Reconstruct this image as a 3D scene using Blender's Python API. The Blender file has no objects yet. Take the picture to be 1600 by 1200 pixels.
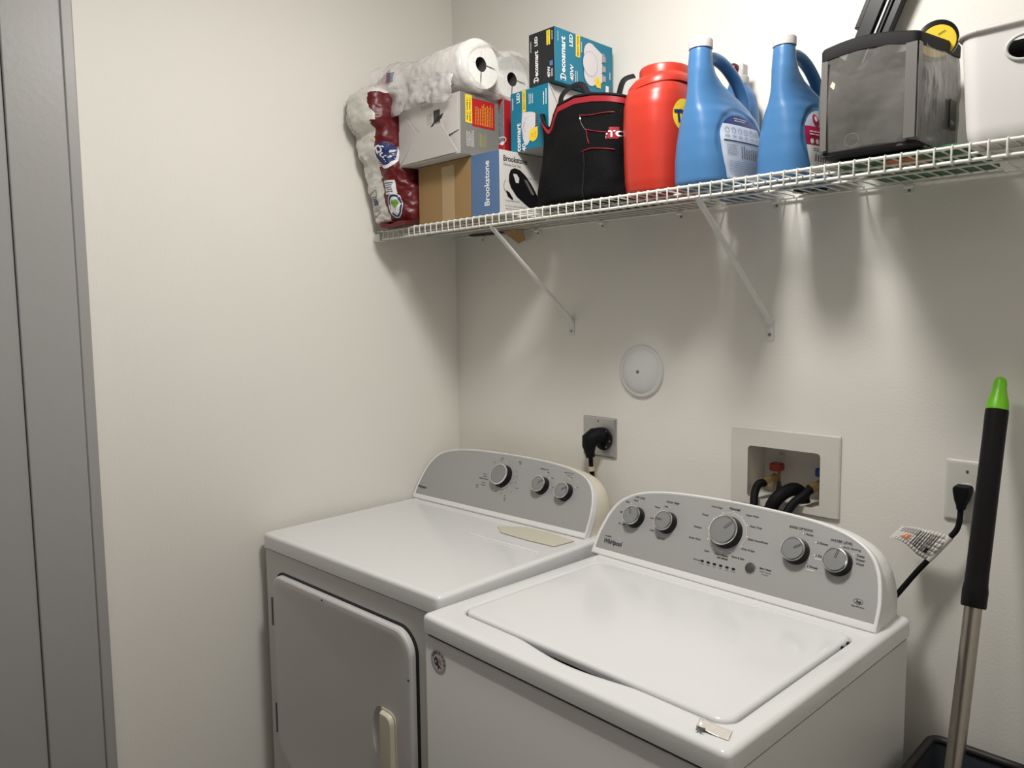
import bpy, bmesh, math, random
from mathutils import Vector, Matrix, noise
from mathutils.bvhtree import BVHTree
random.seed(7)
PI = math.pi
R = math.radians
sc = bpy.context.scene
COL = sc.collection

# ------------------------------------------------------------------ camera, light, exposure
cam_data = bpy.data.cameras.new('camera')
cam = bpy.data.objects.new('camera', cam_data)
COL.objects.link(cam)
sc.camera = cam
_a, _b, _c = R(45.4464), R(-5.1749), R(-0.6207)
_f = Vector((-math.sin(_a)*math.cos(_b), math.cos(_a)*math.cos(_b), math.sin(_b)))
_r = Vector((math.cos(_a), math.sin(_a), 0))
_u = _r.cross(_f)
_rr = _r*math.cos(_c) + _u*math.sin(_c)
_uu = -_r*math.sin(_c) + _u*math.cos(_c)
M = Matrix((( _rr.x, _uu.x, -_f.x, 1.9831), (_rr.y, _uu.y, -_f.y, -1.693), (_rr.z, _uu.z, -_f.z, 1.5102), (0, 0, 0, 1)))
cam.matrix_world = M
cam_data.sensor_width = 36.0
cam_data.lens = 36.0*1189.152/1600.0
cam_data.clip_start = 0.02

sc.view_settings.view_transform = 'Standard'
sc.view_settings.look = 'None'
sc.view_settings.gamma = 1.0
sc.view_settings.use_curve_mapping = False
sc.view_settings.exposure = 0.0

w = bpy.data.worlds.new('world')
sc.world = w
w.use_nodes = True
w.node_tree.nodes['Background'].inputs[0].default_value = (1, 0.97, 0.93, 1)
w.node_tree.nodes['Background'].inputs[1].default_value = 0.03

def area(name, loc, size, power, col, rot=(0, 0, 0), shape='DISK'):
    d = bpy.data.lights.new(name, 'AREA')
    d.shape = shape
    d.size = size
    d.energy = power
    d.color = col
    o = bpy.data.objects.new(name, d)
    o.location = loc
    o.rotation_euler = rot
    COL.objects.link(o)
    return o
ld = bpy.data.lights.new('ceiling_lamp', 'POINT')
ld.energy = 14.5
ld.shadow_soft_size = 0.13
ld.color = (1, 0.965, 0.925)
lo_ = bpy.data.objects.new('ceiling_lamp', ld)
lo_.location = (1.18, -0.80, 2.50)
COL.objects.link(lo_)
area('ceiling_lamp_diffuser', (1.18, -0.80, 2.53), 0.26, 14.5, (1, 0.965, 0.925))
area('hall_fill', (1.6, -2.3, 2.70), 0.5, 3.0, (1, 0.95, 0.9))  # unseen fill light added to lift the wall under the shelf

# ------------------------------------------------------------------ materials
def mat(name, col, rough=0.5, metal=0.0, spec=0.5, bump=0.0, bscale=40.0, alpha=1.0, coat=0.0, var=0.0, vscale=8.0, trans=0.0, ior=1.45):
    m = bpy.data.materials.new(name)
    m.use_nodes = True
    nt = m.node_tree
    b = nt.nodes['Principled BSDF']
    b.inputs['Base Color'].default_value = (*col, 1)
    b.inputs['Roughness'].default_value = rough
    b.inputs['Metallic'].default_value = metal
    b.inputs['Specular IOR Level'].default_value = spec
    b.inputs['IOR'].default_value = ior
    b.inputs['Alpha'].default_value = alpha
    b.inputs['Coat Weight'].default_value = coat
    b.inputs['Coat Roughness'].default_value = 0.08
    b.inputs['Transmission Weight'].default_value = trans
    tc = nt.nodes.new('ShaderNodeTexCoord')
    if var > 0:
        n = nt.nodes.new('ShaderNodeTexNoise')
        n.inputs['Scale'].default_value = vscale
        n.inputs['Detail'].default_value = 4
        nt.links.new(tc.outputs['Object'], n.inputs['Vector'])
        mx = nt.nodes.new('ShaderNodeMix')
        mx.data_type = 'RGBA'
        mx.inputs[6].default_value = (*[c*(1-var) for c in col], 1)
        mx.inputs[7].default_value = (*[min(1, c*(1+var)) for c in col], 1)
        nt.links.new(n.outputs['Fac'], mx.inputs[0])
        nt.links.new(mx.outputs[2], b.inputs['Base Color'])
    if bump > 0:
        n2 = nt.nodes.new('ShaderNodeTexNoise')
        n2.inputs['Scale'].default_value = bscale
        n2.inputs['Detail'].default_value = 3
        nt.links.new(tc.outputs['Object'], n2.inputs['Vector'])
        bp = nt.nodes.new('ShaderNodeBump')
        bp.inputs['Strength'].default_value = bump
        bp.inputs['Distance'].default_value = 0.01
        nt.links.new(n2.outputs['Fac'], bp.inputs['Height'])
        nt.links.new(bp.outputs['Normal'], b.inputs['Normal'])
    return m

wall_m = mat('wall_paint', (0.805, 0.788, 0.735), 0.55, bump=0.05, bscale=180, var=0.012, vscale=3)
jamb_m = mat('shaded_trim_grey', (0.36, 0.355, 0.35), 0.4, bump=0.04, bscale=60, var=0.02, vscale=5)  # shade on the door trim is put into this darker grey
ceil_m = mat('ceiling_paint', (0.60, 0.59, 0.57), 0.8, bump=0.05, bscale=90)
floor_m = mat('floor_tile', (0.12, 0.10, 0.085), 0.4, var=0.08, vscale=6)
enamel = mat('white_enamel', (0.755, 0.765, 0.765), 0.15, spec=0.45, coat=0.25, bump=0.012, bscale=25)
enamel_side = mat('white_enamel_shaded', (0.66, 0.66, 0.645), 0.30, spec=0.4, bump=0.012, bscale=18)  # darker copy of the enamel, with the dimness of the fronts painted in
whiteplast = mat('white_plastic', (0.80, 0.80, 0.79), 0.30)
cream = mat('aged_cream_plastic', (0.70, 0.665, 0.54), 0.4)
silver = mat('silver_panel', (0.375, 0.375, 0.370), 0.42, metal=0.12)
knobface = mat('knob_grey', (0.27, 0.275, 0.275), 0.38, metal=0.3)
chrome = mat('chrome', (0.78, 0.78, 0.77), 0.16, metal=1.0)
black = mat('black_plastic', (0.008, 0.008, 0.009), 0.35, spec=0.3)
blackrub = mat('black_rubber', (0.006, 0.006, 0.007), 0.6, spec=0.15)
darkgap = mat('dark_gap', (0.03, 0.03, 0.028), 0.8)
ink = mat('dark_ink', (0.02, 0.02, 0.024), 0.6)
greyink = mat('grey_ink', (0.13, 0.13, 0.13), 0.6)
whiteink = mat('white_ink', (0.82, 0.82, 0.82), 0.5)
wire_m = mat('white_vinyl_wire', (0.76, 0.76, 0.70), 0.35)
bracket_m = mat('white_powder_coat', (0.70, 0.71, 0.69), 0.4)
steel = mat('brushed_steel', (0.42, 0.39, 0.345), 0.28, metal=1.0, bump=0.02, bscale=120)
screw_m = mat('screw_metal', (0.42, 0.41, 0.39), 0.35, metal=0.9)
plate_m = mat('steel_plate', (0.50, 0.50, 0.49), 0.35, metal=0.75)
boxin = mat('outlet_box_plastic', (0.66, 0.64, 0.585), 0.45)
brass = mat('brass', (0.50, 0.36, 0.17), 0.35, metal=0.9)
redv = mat('red_valve', (0.30, 0.035, 0.02), 0.4)
bluev = mat('blue_valve', (0.01, 0.05, 0.28), 0.4)
jugblue = mat('blue_jug_plastic', (0.058, 0.175, 0.37), 0.33, spec=0.45)
jugblue2 = mat('blue_bottle_plastic', (0.045, 0.15, 0.35), 0.33)
capw = mat('white_cap', (0.54, 0.525, 0.51), 0.45)
tubred = mat('red_tub_plastic', (0.49, 0.038, 0.022), 0.33)
yellow = mat('yellow_print', (0.85, 0.62, 0.04), 0.5)
teal = mat('teal_card', (0.0, 0.17, 0.28), 0.35)
blackcard = mat('black_card', (0.013, 0.015, 0.018), 0.35)
whitecard = mat('white_card', (0.62, 0.60, 0.575), 0.5)
greycard = mat('grey_card', (0.20, 0.195, 0.18), 0.45)
cardboard = mat('brown_cardboard', (0.33, 0.205, 0.085), 0.75, var=0.05, vscale=12)
tape_m = mat('clear_packing_tape', (0.42, 0.29, 0.15), 0.22)
slateblue = mat('slate_blue_card', (0.085, 0.165, 0.32), 0.45)
redprint = mat('red_print', (0.45, 0.015, 0.02), 0.45)
maroon = mat('maroon_film', (0.115, 0.009, 0.012), 0.36)
packwhite = mat('white_film', (0.74, 0.72, 0.67), 0.32, bump=0.25, bscale=30)
navy = mat('navy_print', (0.012, 0.03, 0.14), 0.4)
green = mat('green_print', (0.18, 0.40, 0.04), 0.4)
lime = mat('lime_plastic', (0.17, 0.56, 0.01), 0.35)
fabric = mat('black_fabric', (0.006, 0.006, 0.0065), 0.85, spec=0.12, bump=0.35, bscale=350)
fabric2 = mat('black_binding', (0.008, 0.008, 0.009), 0.7, spec=0.25)
redpipe = mat('red_piping', (0.28, 0.010, 0.018), 0.6)
bagvinyl = mat('smoky_vinyl', (0.125, 0.122, 0.113), 0.18, alpha=0.84, bump=0.8, bscale=12)
bagtrim = mat('grey_vinyl_seam', (0.155, 0.15, 0.14), 0.35)
binwhite = mat('white_bin_plastic', (0.70, 0.69, 0.675), 0.42)
roll_m = mat('paper_roll', (0.84, 0.83, 0.79), 0.9, bump=0.2, bscale=120)
core_m = mat('roll_core_dark', (0.07, 0.065, 0.06), 0.9)
film_m = mat('clear_crinkled_film', (0.90, 0.885, 0.875), 0.10, alpha=0.42, spec=0.9, bump=0.9, bscale=30)
greenpack = mat('green_pack', (0.03, 0.13, 0.05), 0.5, var=0.3, vscale=15)
paper_m = mat('aged_paper', (0.60, 0.585, 0.47), 0.6)
labelw = mat('white_label', (0.60, 0.66, 0.76), 0.4)
tagw = mat('tag_paper', (0.66, 0.64, 0.61), 0.5)
orange = mat('orange_print', (0.70, 0.17, 0.03), 0.5)
clearp = mat('crumpled_clear_tape', (0.74, 0.71, 0.65), 0.06, spec=1.0, coat=1.0, bump=0.15, bscale=120)
binblack = mat('black_hamper_rim', (0.018, 0.016, 0.014), 0.5)
bindark = mat('slate_liner', (0.035, 0.04, 0.055), 0.7, var=0.2)
pinkred = mat('magenta_print', (0.42, 0.01, 0.07), 0.4)
meshp = mat('knit_print', (0.22, 0.25, 0.28), 0.5, var=0.5, vscale=90)
alu = mat('grey_edge_metal', (0.25, 0.25, 0.26), 0.35, metal=0.6)

# ------------------------------------------------------------------ helpers
def tag(o, label=None, cat=None, group=None, kind=None):
    if label: o['label'] = label
    if cat: o['category'] = cat
    if group: o['group'] = group
    if kind: o['kind'] = kind
    return o
def thing(name, label, cat, loc=(0, 0, 0), rotz=0.0, group=None, rot=None):
    o = bpy.data.objects.new(name, None)
    o.empty_display_size = 0.05
    COL.objects.link(o)
    o.location = loc
    o.rotation_euler = rot if rot else (0, 0, rotz)
    return tag(o, label, cat, group)

_tcache = {}
def text_geo(s, bold=0.0):
    k = (s, bold)
    if k not in _tcache:
        cu = bpy.data.curves.new('t', 'FONT')
        cu.body = s
        cu.size = 1.0
        cu.offset = bold
        cu.resolution_u = 3
        ob = bpy.data.objects.new('t', cu)
        me = ob.to_mesh()
        vs = [(v.co.x, v.co.y) for v in me.vertices]
        fs = [tuple(p.vertices) for p in me.polygons]
        ob.to_mesh_clear()
        bpy.data.objects.remove(ob)
        bpy.data.curves.remove(cu)
        _tcache[k] = (vs, fs)
    return _tcache[k]

class MB:
    def __init__(s, fn=None):
        s.v = []; s.f = []; s.m = []; s.sm = []; s.mats = []; s.cur = 0; s.fn = fn; s.smooth = False; s.k = 0; s.anchor = None; s.fine = False
    def use(s, m):
        if m not in s.mats: s.mats.append(m)
        s.cur = s.mats.index(m)
        return s
    def V(s, p):
        s.v.append(tuple(s.fn(*p)) if s.fn else tuple(p))
        return len(s.v)-1
    def F(s, idx):
        s.f.append(tuple(idx)); s.m.append(s.cur); s.sm.append(s.smooth)
    def quad(s, *ps): s.F([s.V(p) for p in ps])
    poly = quad
    def box(s, a, b):
        x0, y0, z0 = a; x1, y1, z1 = b
        i = [s.V(p) for p in ((x0,y0,z0),(x1,y0,z0),(x1,y1,z0),(x0,y1,z0),(x0,y0,z1),(x1,y0,z1),(x1,y1,z1),(x0,y1,z1))]
        for q in ((0,3,2,1),(4,5,6,7),(0,1,5,4),(1,2,6,5),(2,3,7,6),(3,0,4,7)): s.F([i[k] for k in q])
    def loft(s, rings, cap0=True, cap1=True, closed=True):
        ids = [[s.V(p) for p in r] for r in rings]
        n = len(rings[0])
        for a, b in zip(ids, ids[1:]):
            for k in range(n if closed else n-1):
                j = (k+1) % n
                s.F((a[k], a[j], b[j], b[k]))
        if cap0: s.F(ids[0][::-1])
        if cap1: s.F(ids[-1])
        return ids
    def lathe(s, prof, n=32, c=(0, 0, 0), ax='z', cap0=True, cap1=True):
        rings = []
        for r, h in prof:
            ring = []
            for k in range(n):
                a = 2*PI*k/n
                x, y = r*math.cos(a), r*math.sin(a)
                p = {'z': (x, y, h), 'y': (x, -h, y), 'x': (h, x, y)}[ax]
                ring.append((c[0]+p[0], c[1]+p[1], c[2]+p[2]))
            rings.append(ring)
        s.loft(rings, cap0, cap1)
    def tube(s, pts, r, n=10, cap=True, flat=1.0):
        pts = [Vector(p) for p in pts]
        rs = r if isinstance(r, (list, tuple)) else [r]*len(pts)
        rings = []
        up = None
        for i, p in enumerate(pts):
            d = (pts[min(i+1, len(pts)-1)] - pts[max(i-1, 0)])
            if d.length < 1e-9: d = Vector((0, 0, 1))
            d.normalize()
            if up is None:
                up = Vector((0, 0, 1)) if abs(d.z) < 0.9 else Vector((0, 1, 0))
            a = d.cross(up)
            if a.length < 1e-6: a = d.cross(Vector((1, 0, 0)))
            a.normalize()
            b = a.cross(d).normalized()
            up = b
            rings.append([tuple(p + a*(rs[i]*math.cos(2*PI*k/n)) + b*(rs[i]*flat*math.sin(2*PI*k/n))) for k in range(n)])
        s.loft(rings, cap, cap)
    def text(s, body, size, u, v, wv=0.0, align='c', bold=0.0, rot=0.0, sx=1.0, shear=0.0):
        vs, fs = text_geo(body, bold)
        if not vs: return
        if s.anchor: u, v = s.anchor(u, v)
        xs = [p[0] for p in vs]
        x0, x1 = min(xs), max(xs)
        off = {'c': (x0+x1)/2, 'l': x0, 'r': x1}[align]
        c, sn = math.cos(rot), math.sin(rot)
        base = len(s.v)
        for x, y in vs:
            a = (x-off + shear*y)*size*sx; b = (y-0.34)*size
            s.V((u + a*c - b*sn, v + a*sn + b*c, wv))
        for q in fs: s.F([base+k for k in q])
    def lay(s):
        s.k += 1
        return s.k*3e-6
    def rect(s, u0, v0, u1, v1, wv=0.0, nu=1, nv=1):
        wv += s.lay()
        for i in range(nu):
            for j in range(nv):
                a0, a1 = u0+(u1-u0)*i/nu, u0+(u1-u0)*(i+1)/nu
                b0, b1 = v0+(v1-v0)*j/nv, v0+(v1-v0)*(j+1)/nv
                s.quad((a0, b0, wv), (a1, b0, wv), (a1, b1, wv), (a0, b1, wv))
    def ell(s, u, v, ru, rv, wv=0.0, n=28, a0=0.0, a1=2*PI, rot=0.0):
        wv += s.lay()
        if s.anchor: u, v = s.anchor(u, v)
        if s.fine:
            q = [(0.0, 0.25), (0.25, 0.5), (0.5, 0.75), (0.75, 1.0)]
            for k in range(n):
                a, c_ = a0+(a1-a0)*k/n, a0+(a1-a0)*(k+1)/n
                for f0, f1 in q:
                    P_ = []
                    for f_, t_ in ((f0, a), (f1, a), (f1, c_), (f0, c_)):
                        x, y = f_*ru*math.cos(t_), f_*rv*math.sin(t_)
                        P_.append((u+x*math.cos(rot)-y*math.sin(rot), v+x*math.sin(rot)+y*math.cos(rot), wv))
                    s.quad(*P_)
            return
        pts = []
        for k in range(n):
            a = a0+(a1-a0)*k/n if a1-a0 > 6.28 else a0+(a1-a0)*k/(n-1)
            x, y = ru*math.cos(a), rv*math.sin(a)
            pts.append((u+x*math.cos(rot)-y*math.sin(rot), v+x*math.sin(rot)+y*math.cos(rot), wv))
        s.F([s.V(p) for p in pts])
    def ering(s, u, v, ru, rv, t, wv=0.0, n=36, a0=0.0, a1=2*PI):
        wv += s.lay()
        if s.anchor: u, v = s.anchor(u, v)
        o = []; i = []
        for k in range(n+1):
            a = a0+(a1-a0)*k/n
            o.append(s.V((u+ru*math.cos(a), v+rv*math.sin(a), wv)))
            i.append(s.V((u+(ru-t)*math.cos(a), v+(rv-t)*math.sin(a), wv)))
        for k in range(n): s.F((i[k], o[k], o[k+1], i[k+1]))
    def squig(s, u0, v0, u1, v1, rows, wv=0.0, vert=False, fill=0.62, seed=1):
        """small unreadable print: rows of short dashes"""
        rnd = random.Random(seed)
        if s.anchor:
            a_, b_ = s.anchor((u0+u1)/2, (v0+v1)/2); du, dv = (u1-u0)/2, (v1-v0)/2
            u0, u1, v0, v1 = a_-du, a_+du, b_-dv, b_+dv
        for i in range(rows):
            if vert:
                a = u0+(u1-u0)*(i+0.5)/rows; h = abs(u1-u0)/rows*fill/2
                end = v0+(v1-v0)*(0.72+0.28*rnd.random()); p = v0
                while p < end:
                    q = min(end, p+abs(v1-v0)*(0.06+0.1*rnd.random()))
                    s.rect(a-h, p, a+h, q, wv); p = q+abs(v1-v0)*0.025
            else:
                a = v0+(v1-v0)*(i+0.5)/rows; h = abs(v1-v0)/rows*fill/2
                end = u0+(u1-u0)*(0.72+0.28*rnd.random()); p = u0
                while p < end:
                    q = min(end, p+abs(u1-u0)*(0.06+0.1*rnd.random()))
                    s.rect(p, a-h, q, a+h, wv); p = q+abs(u1-u0)*0.025
    def build(s, name, m=None, parent=None, smooth=None, bevel=0.0, seg=2, ang=40, weld=False):
        me = bpy.data.meshes.new(name)
        me.from_pydata(s.v, [], s.f)
        ms = s.mats if s.mats else [m]
        for q in ms: me.materials.append(q)
        if s.mats: me.polygons.foreach_set('material_index', s.m)
        if weld or bevel > 0:
            bm = bmesh.new(); bm.from_mesh(me)
            bmesh.ops.remove_doubles(bm, verts=bm.verts, dist=1e-6)
            bmesh.ops.recalc_face_normals(bm, faces=bm.faces)
            bm.to_mesh(me); bm.free()
        me.update()
        if smooth is not None:
            me.polygons.foreach_set('use_smooth', [True]*len(me.polygons))
            me.set_sharp_from_angle(angle=R(smooth))
        o = bpy.data.objects.new(name, me)
        COL.objects.link(o)
        if parent: o.parent = parent
        if bevel > 0:
            bv = o.modifiers.new('bevel', 'BEVEL')
            bv.width = bevel; bv.segments = seg; bv.limit_method = 'ANGLE'; bv.angle_limit = R(ang)
            bv.harden_normals = False
            me.polygons.foreach_set('use_smooth', [True]*len(me.polygons))
            me.set_sharp_from_angle(angle=R(50))
        return o

def rrect(x0, y0, x1, y1, r, ns=10, nc=8):
    """rounded rectangle points, ccw from the front-left end of the front edge; r may be 4 radii (fl, fr, br, bl)"""
    rs = r if isinstance(r, (list, tuple)) else [r]*4
    pts = []
    def side(a, b):
        for k in range(ns): pts.append((a[0]+(b[0]-a[0])*k/ns, a[1]+(b[1]-a[1])*k/ns))
    def corner(cx, cy, rad, a0):
        for k in range(nc): pts.append((cx+rad*math.cos(a0+PI/2*k/nc), cy+rad*math.sin(a0+PI/2*k/nc)))
    side((x0+rs[0], y0), (x1-rs[1], y0)); corner(x1-rs[1], y0+rs[1], rs[1], -PI/2)
    side((x1, y0+rs[1]), (x1, y1-rs[2])); corner(x1-rs[2], y1-rs[2], rs[2], 0)
    side((x1-rs[2], y1), (x0+rs[3], y1)); corner(x0+rs[3], y1-rs[3], rs[3], PI/2)
    side((x0, y1-rs[3]), (x0, y0+rs[0])); corner(x0+rs[0], y0+rs[0], rs[0], PI)
    return pts
def selps(cx, cy, hx, hy, z, n=40, e=2.6):
    out = []
    for k in range(n):
        a = 2*PI*k/n
        c, s = math.cos(a), math.sin(a)
        out.append((cx+hx*math.copysign(abs(c)**(2/e), c), cy+hy*math.copysign(abs(s)**(2/e), s), z))
    return out
def smoothpath(P, n=6):
    P = [Vector(p) for p in P]
    out = []
    for i in range(len(P)-1):
        p0 = P[max(i-1, 0)]; p1 = P[i]; p2 = P[i+1]; p3 = P[min(i+2, len(P)-1)]
        for k in range(n):
            t = k/n
            out.append(0.5*((2*p1)+(-p0+p2)*t+(2*p0-5*p1+4*p2-p3)*t*t+(-p0+3*p1-3*p2+p3)*t**3))
    out.append(P[-1])
    return out
def lerp_tab(tab, z):
    if z <= tab[0][0]: return tab[0][1:]
    for a, b in zip(tab, tab[1:]):
        if z <= b[0]:
            t = (z-a[0])/(b[0]-a[0])
            t = t*t*(3-2*t)*0.5 + t*0.5
            return tuple(x+(y-x)*t for x, y in zip(a[1:], b[1:]))
    return tab[-1][1:]
def remeshed(mb, name, mats, parent, voxel=0.004, wrinkle=0.0, wscale=20, pick=None, sm=4, seed=0.0):
    """fuse overlapping closed shells into one skin"""
    o = mb.build('tmp', mats[0])
    md = o.modifiers.new('r', 'REMESH'); md.mode = 'VOXEL'; md.voxel_size = voxel
    if sm:
        ms = o.modifiers.new('s', 'SMOOTH'); ms.factor = 0.5; ms.iterations = sm
    dg = bpy.context.evaluated_depsgraph_get()
    me = bpy.data.meshes.new_from_object(o.evaluated_get(dg))
    old = o.data
    bpy.data.objects.remove(o); bpy.data.meshes.remove(old)
    me.name = name
    if wrinkle:
        nrm = [v.normal.copy() for v in me.vertices]
        for v, n in zip(me.vertices, nrm):
            q = v.co*wscale + Vector((seed, seed*2, 0))
            q.z *= 1.8
            d = noise.noise(q) + 0.5*noise.noise(q*2.3) - 0.7*abs(noise.noise(q*1.4+Vector((5, 5, 5))))
            v.co += n*(d*wrinkle)
    me.materials.clear()
    for m in mats: me.materials.append(m)
    for p in me.polygons:
        p.use_smooth = True
        p.material_index = pick(p.center, p.normal) if pick else 0
    me.update()
    ob = bpy.data.objects.new(name, me)
    COL.objects.link(ob)
    ob.parent = parent
    return ob
def projector(ob, o, U, V, D, eps=0.0008):
    me = ob.data
    bv = BVHTree.FromPolygons([v.co.copy() for v in me.vertices], [tuple(p.vertices) for p in me.polygons])
    o, U, V, D = Vector(o), Vector(U).normalized(), Vector(V).normalized(), Vector(D).normalized()
    def fn(u, v, w_):
        p = o + U*u + V*v
        h, n, i, d = bv.ray_cast(p - D*0.5, D)
        if h is None:
            h, n, i, d = bv.find_nearest(p)
        if n.dot(D) > 0: n = -n
        return h + n*(eps + w_)
    return fn
def plane(o, U, V):
    o, U, V = Vector(o), Vector(U).normalized(), Vector(V).normalized()
    N = U.cross(V)
    return lambda u, v, w_: o + U*u + V*v + N*(w_+0.0004)

# ------------------------------------------------------------------ the room
XR, YF, ZC = 2.32, -2.9, 2.74
def struct(mb, name, m, **k):
    o = mb.build(name, m, **k); o['kind'] = 'structure'; return o
b = MB(); b.box((-0.1, YF-0.1, -0.1), (XR+0.1, 0.1, 0)); struct(b, 'floor', floor_m)
b = MB(); b.box((-0.1, YF-0.1, ZC), (XR+0.1, 0.1, ZC+0.1)); struct(b, 'ceiling', ceil_m)
HX0, HX1, HZ0, HZ1 = 1.0765, 1.268, 1.0568, 1.197     # recess for the washer valves
b = MB()
b.box((-0.1, 0, 0), (HX0, 0.1, ZC)); b.box((HX1, 0, 0), (XR+0.1, 0.1, ZC))
b.box((HX0, 0, 0), (HX1, 0.1, HZ0)); b.box((HX0, 0, HZ1), (HX1, 0.1, ZC)); struct(b, 'wall_back', wall_m)
b = MB(); b.box((-0.1, YF, 0), (0, 0, ZC)); struct(b, 'wall_left', wall_m)
b = MB(); b.box((XR, YF, 0), (XR+0.1, 0, ZC)); struct(b, 'wall_right', wall_m)
b = MB(); b.box((-0.1, YF-0.1, 0), (XR+0.1, YF, ZC)); struct(b, 'wall_front', mat('hall_paint', (0.10, 0.095, 0.09), 0.7))
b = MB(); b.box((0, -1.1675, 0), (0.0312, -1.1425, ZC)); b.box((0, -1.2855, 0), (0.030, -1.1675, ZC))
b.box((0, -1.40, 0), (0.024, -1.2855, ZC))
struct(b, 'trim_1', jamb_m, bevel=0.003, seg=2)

# ------------------------------------------------------------------ consoles shared by the two machines
TL = R(29.5)
def console_map(cx, yb, Z):
    s, c = math.sin(TL), math.cos(TL)
    return lambda u, v, w_: (u, yb + v*s - w_*c, Z + v*c + w_*s)
def half_to_loop(half, n=40):
    """half profile (u from centre, v) from the base up to the crown -> dense open arc left..right"""
    P = smoothpath([(a, b_, 0) for a, b_ in half], 8)
    right = [(p.x, p.y) for p in P]
    left = [(-u, v) for u, v in right]
    return left + right[::-1][1:]
def inset(arc, d, vb):
    out = []
    n = len(arc)
    for i, (u, v) in enumerate(arc):
        a = arc[max(i-1, 0)]; c = arc[min(i+1, n-1)]
        t = Vector((c[0]-a[0], c[1]-a[1])); t.normalize()
        nx, ny = t.y, -t.x
        out.append((u+nx*d, max(v+ny*d, vb)))
    return out
def console(parent, half, cx, yb, Z, yback, seam_m, house_m, grow=0.0075):
    f = console_map(cx, yb, Z)
    arc = inset(half_to_loop(half), -grow, 0)
    def ring(d, vb, wv, lowz=None):
        return [f(cx+u, v, wv) for u, v in inset(arc, d, vb)]
    b = MB()
    rings = [ring(grow+0.0004, 0.0165, -0.004), ring(grow, 0.0160, 0.0003), ring(grow-0.001, 0.0150, 0.0014), ring(grow-0.0035, 0.0035, 0.0028), ring(0.0022, 0.002, 0.0024),
             ring(0.0005, 0.0005, 0.0010), ring(0, 0.0, -0.002), ring(-0.0005, 0.0, -0.018)]
    b.loft(rings, True, False)
    b.build('console_bezel', whiteplast, parent, smooth=35)
    b = MB()
    b.loft([ring(grow+0.0002, 0.0163, -0.002), ring(grow+0.0002, 0.0163, 0.0)], True, True)
    b.build('control_panel', silver, parent)
    b = MB()
    def rear(t, d):
        out = []
        for (u, v) in inset(arc, d, 0):
            p = f(cx+u, v, -0.019)
            q = (cx+u*(1-0.012*t), yback, Z + max(0, (v - 0.004))*math.cos(TL)*0.975)
            out.append(tuple(p[i]+(q[i]-p[i])*t for i in range(3)))
        return out
    b.loft([rear(0, 0.0035), rear(0.01, 0.0015), rear(0.25, 0.001), rear(0.55, 0.0015), rear(0.85, 0.003), rear(0.95, 0.006), rear(1.0, 0.014)], True, True)
    b.build('console_housing', house_m, parent, smooth=40)
    return f
def knob(parent, f, u, v, r, h, ptr, ringr=0.0):
    kf = lambda x, y, z: f(u+x, v+y, z)
    b = MB(kf)
    b.use(black)
    b.lathe([(r*1.10, 0.0), (r*1.07, h*0.25), (r*0.99, h*0.9), (r*0.97, h)], 36)
    if ringr:
        b.use(silver); b.lathe([(ringr, 0.0), (ringr, 0.0016), (ringr-0.002, 0.002), (r, 0.002)], 44, cap0=False, cap1=False)
    k = b.build('knob', None, parent, smooth=40)
    b = MB(kf)
    b.use(chrome)
    b.lathe([(r*0.99, h*0.86), (r*1.0, h*0.97), (r*0.97, h*1.03), (r*0.88, h*1.05)], 36, cap0=False, cap1=False)
    b.use(knobface)
    b.lathe([(r*0.88, h*1.05), (r*0.86, h*1.02), (r*0.4, h*1.03), (0.0001, h*1.03)], 36, cap0=False)
    b.use(ink)
    b.ering(0, 0, r*0.885, r*0.885, 0.0007, h*1.06)
    if ptr is not None:
        c, s = math.cos(ptr), math.sin(ptr)
        t = r*0.06
        for sg in (-1, 1):
            q = [(r*0.18, sg*t-0.0004), (r*0.84, sg*t-0.0004), (r*0.84, sg*t+0.0004), (r*0.18, sg*t+0.0004)]
            b.poly(*[(x*c-y*s, x*s+y*c, h*1.06) for x, y in q])
        q = [(r*0.16, -t), (r*0.20, -t), (r*0.20, t), (r*0.16, t)]
        b.poly(*[(x*c-y*s, x*s+y*c, h*1.06) for x, y in q])
    b.build('knob_cap', None, k, smooth=40)
    return k
def deck_edge(z0, z1, W, D, inset_in=None):
    L = [(0, z0), (0, z1-0.009), (-0.0012, z1-0.005), (-0.004, z1-0.0018), (-0.009, z1)]
    return [[(x, y, z) for x, y in rrect(-d, -d, W+d, D+d, 0.014+d*0.5, 24, 8)] for d, z in L]

# ------------------------------------------------------------------ dryer (left machine)
dryer = thing('clothes_dryer', 'white clothes dryer in the corner with a cream door handle and grey three-knob panel', 'dryer', (0.0279, -0.7443, 0), R(2.0125))
DW, DD, DZ = 0.737, 0.672, 0.9198
b = MB()
ring = lambda z, i=0.004: [(x, y, z) for x, y in rrect(i, i, DW-i, DD-i, 0.008, 24, 8)]
b.loft([ring(0.0), ring(0.8755)])
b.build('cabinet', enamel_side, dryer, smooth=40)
b = MB(); b.loft([[(x, y, z) for x, y in rrect(0.008, 0.008, DW-0.008, DD-0.008, 0.006, 24, 8)] for z in (0.872, 0.882)])
b.build('seam', darkgap, dryer)
b = MB(); L = deck_edge(0.8795, DZ, DW, DD)
L.append([(x, y, DZ) for x, y in rrect(0.016, 0.016, DW-0.016, DD-0.016, 0.02, 24, 8)])
L.append([(x, y, DZ-0.0012) for x, y in rrect(0.030, 0.030, DW-0.030, DD-0.050, 0.03, 24, 8)])
b.loft(L); b.build('top_deck', enamel, dryer, smooth=60)
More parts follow.
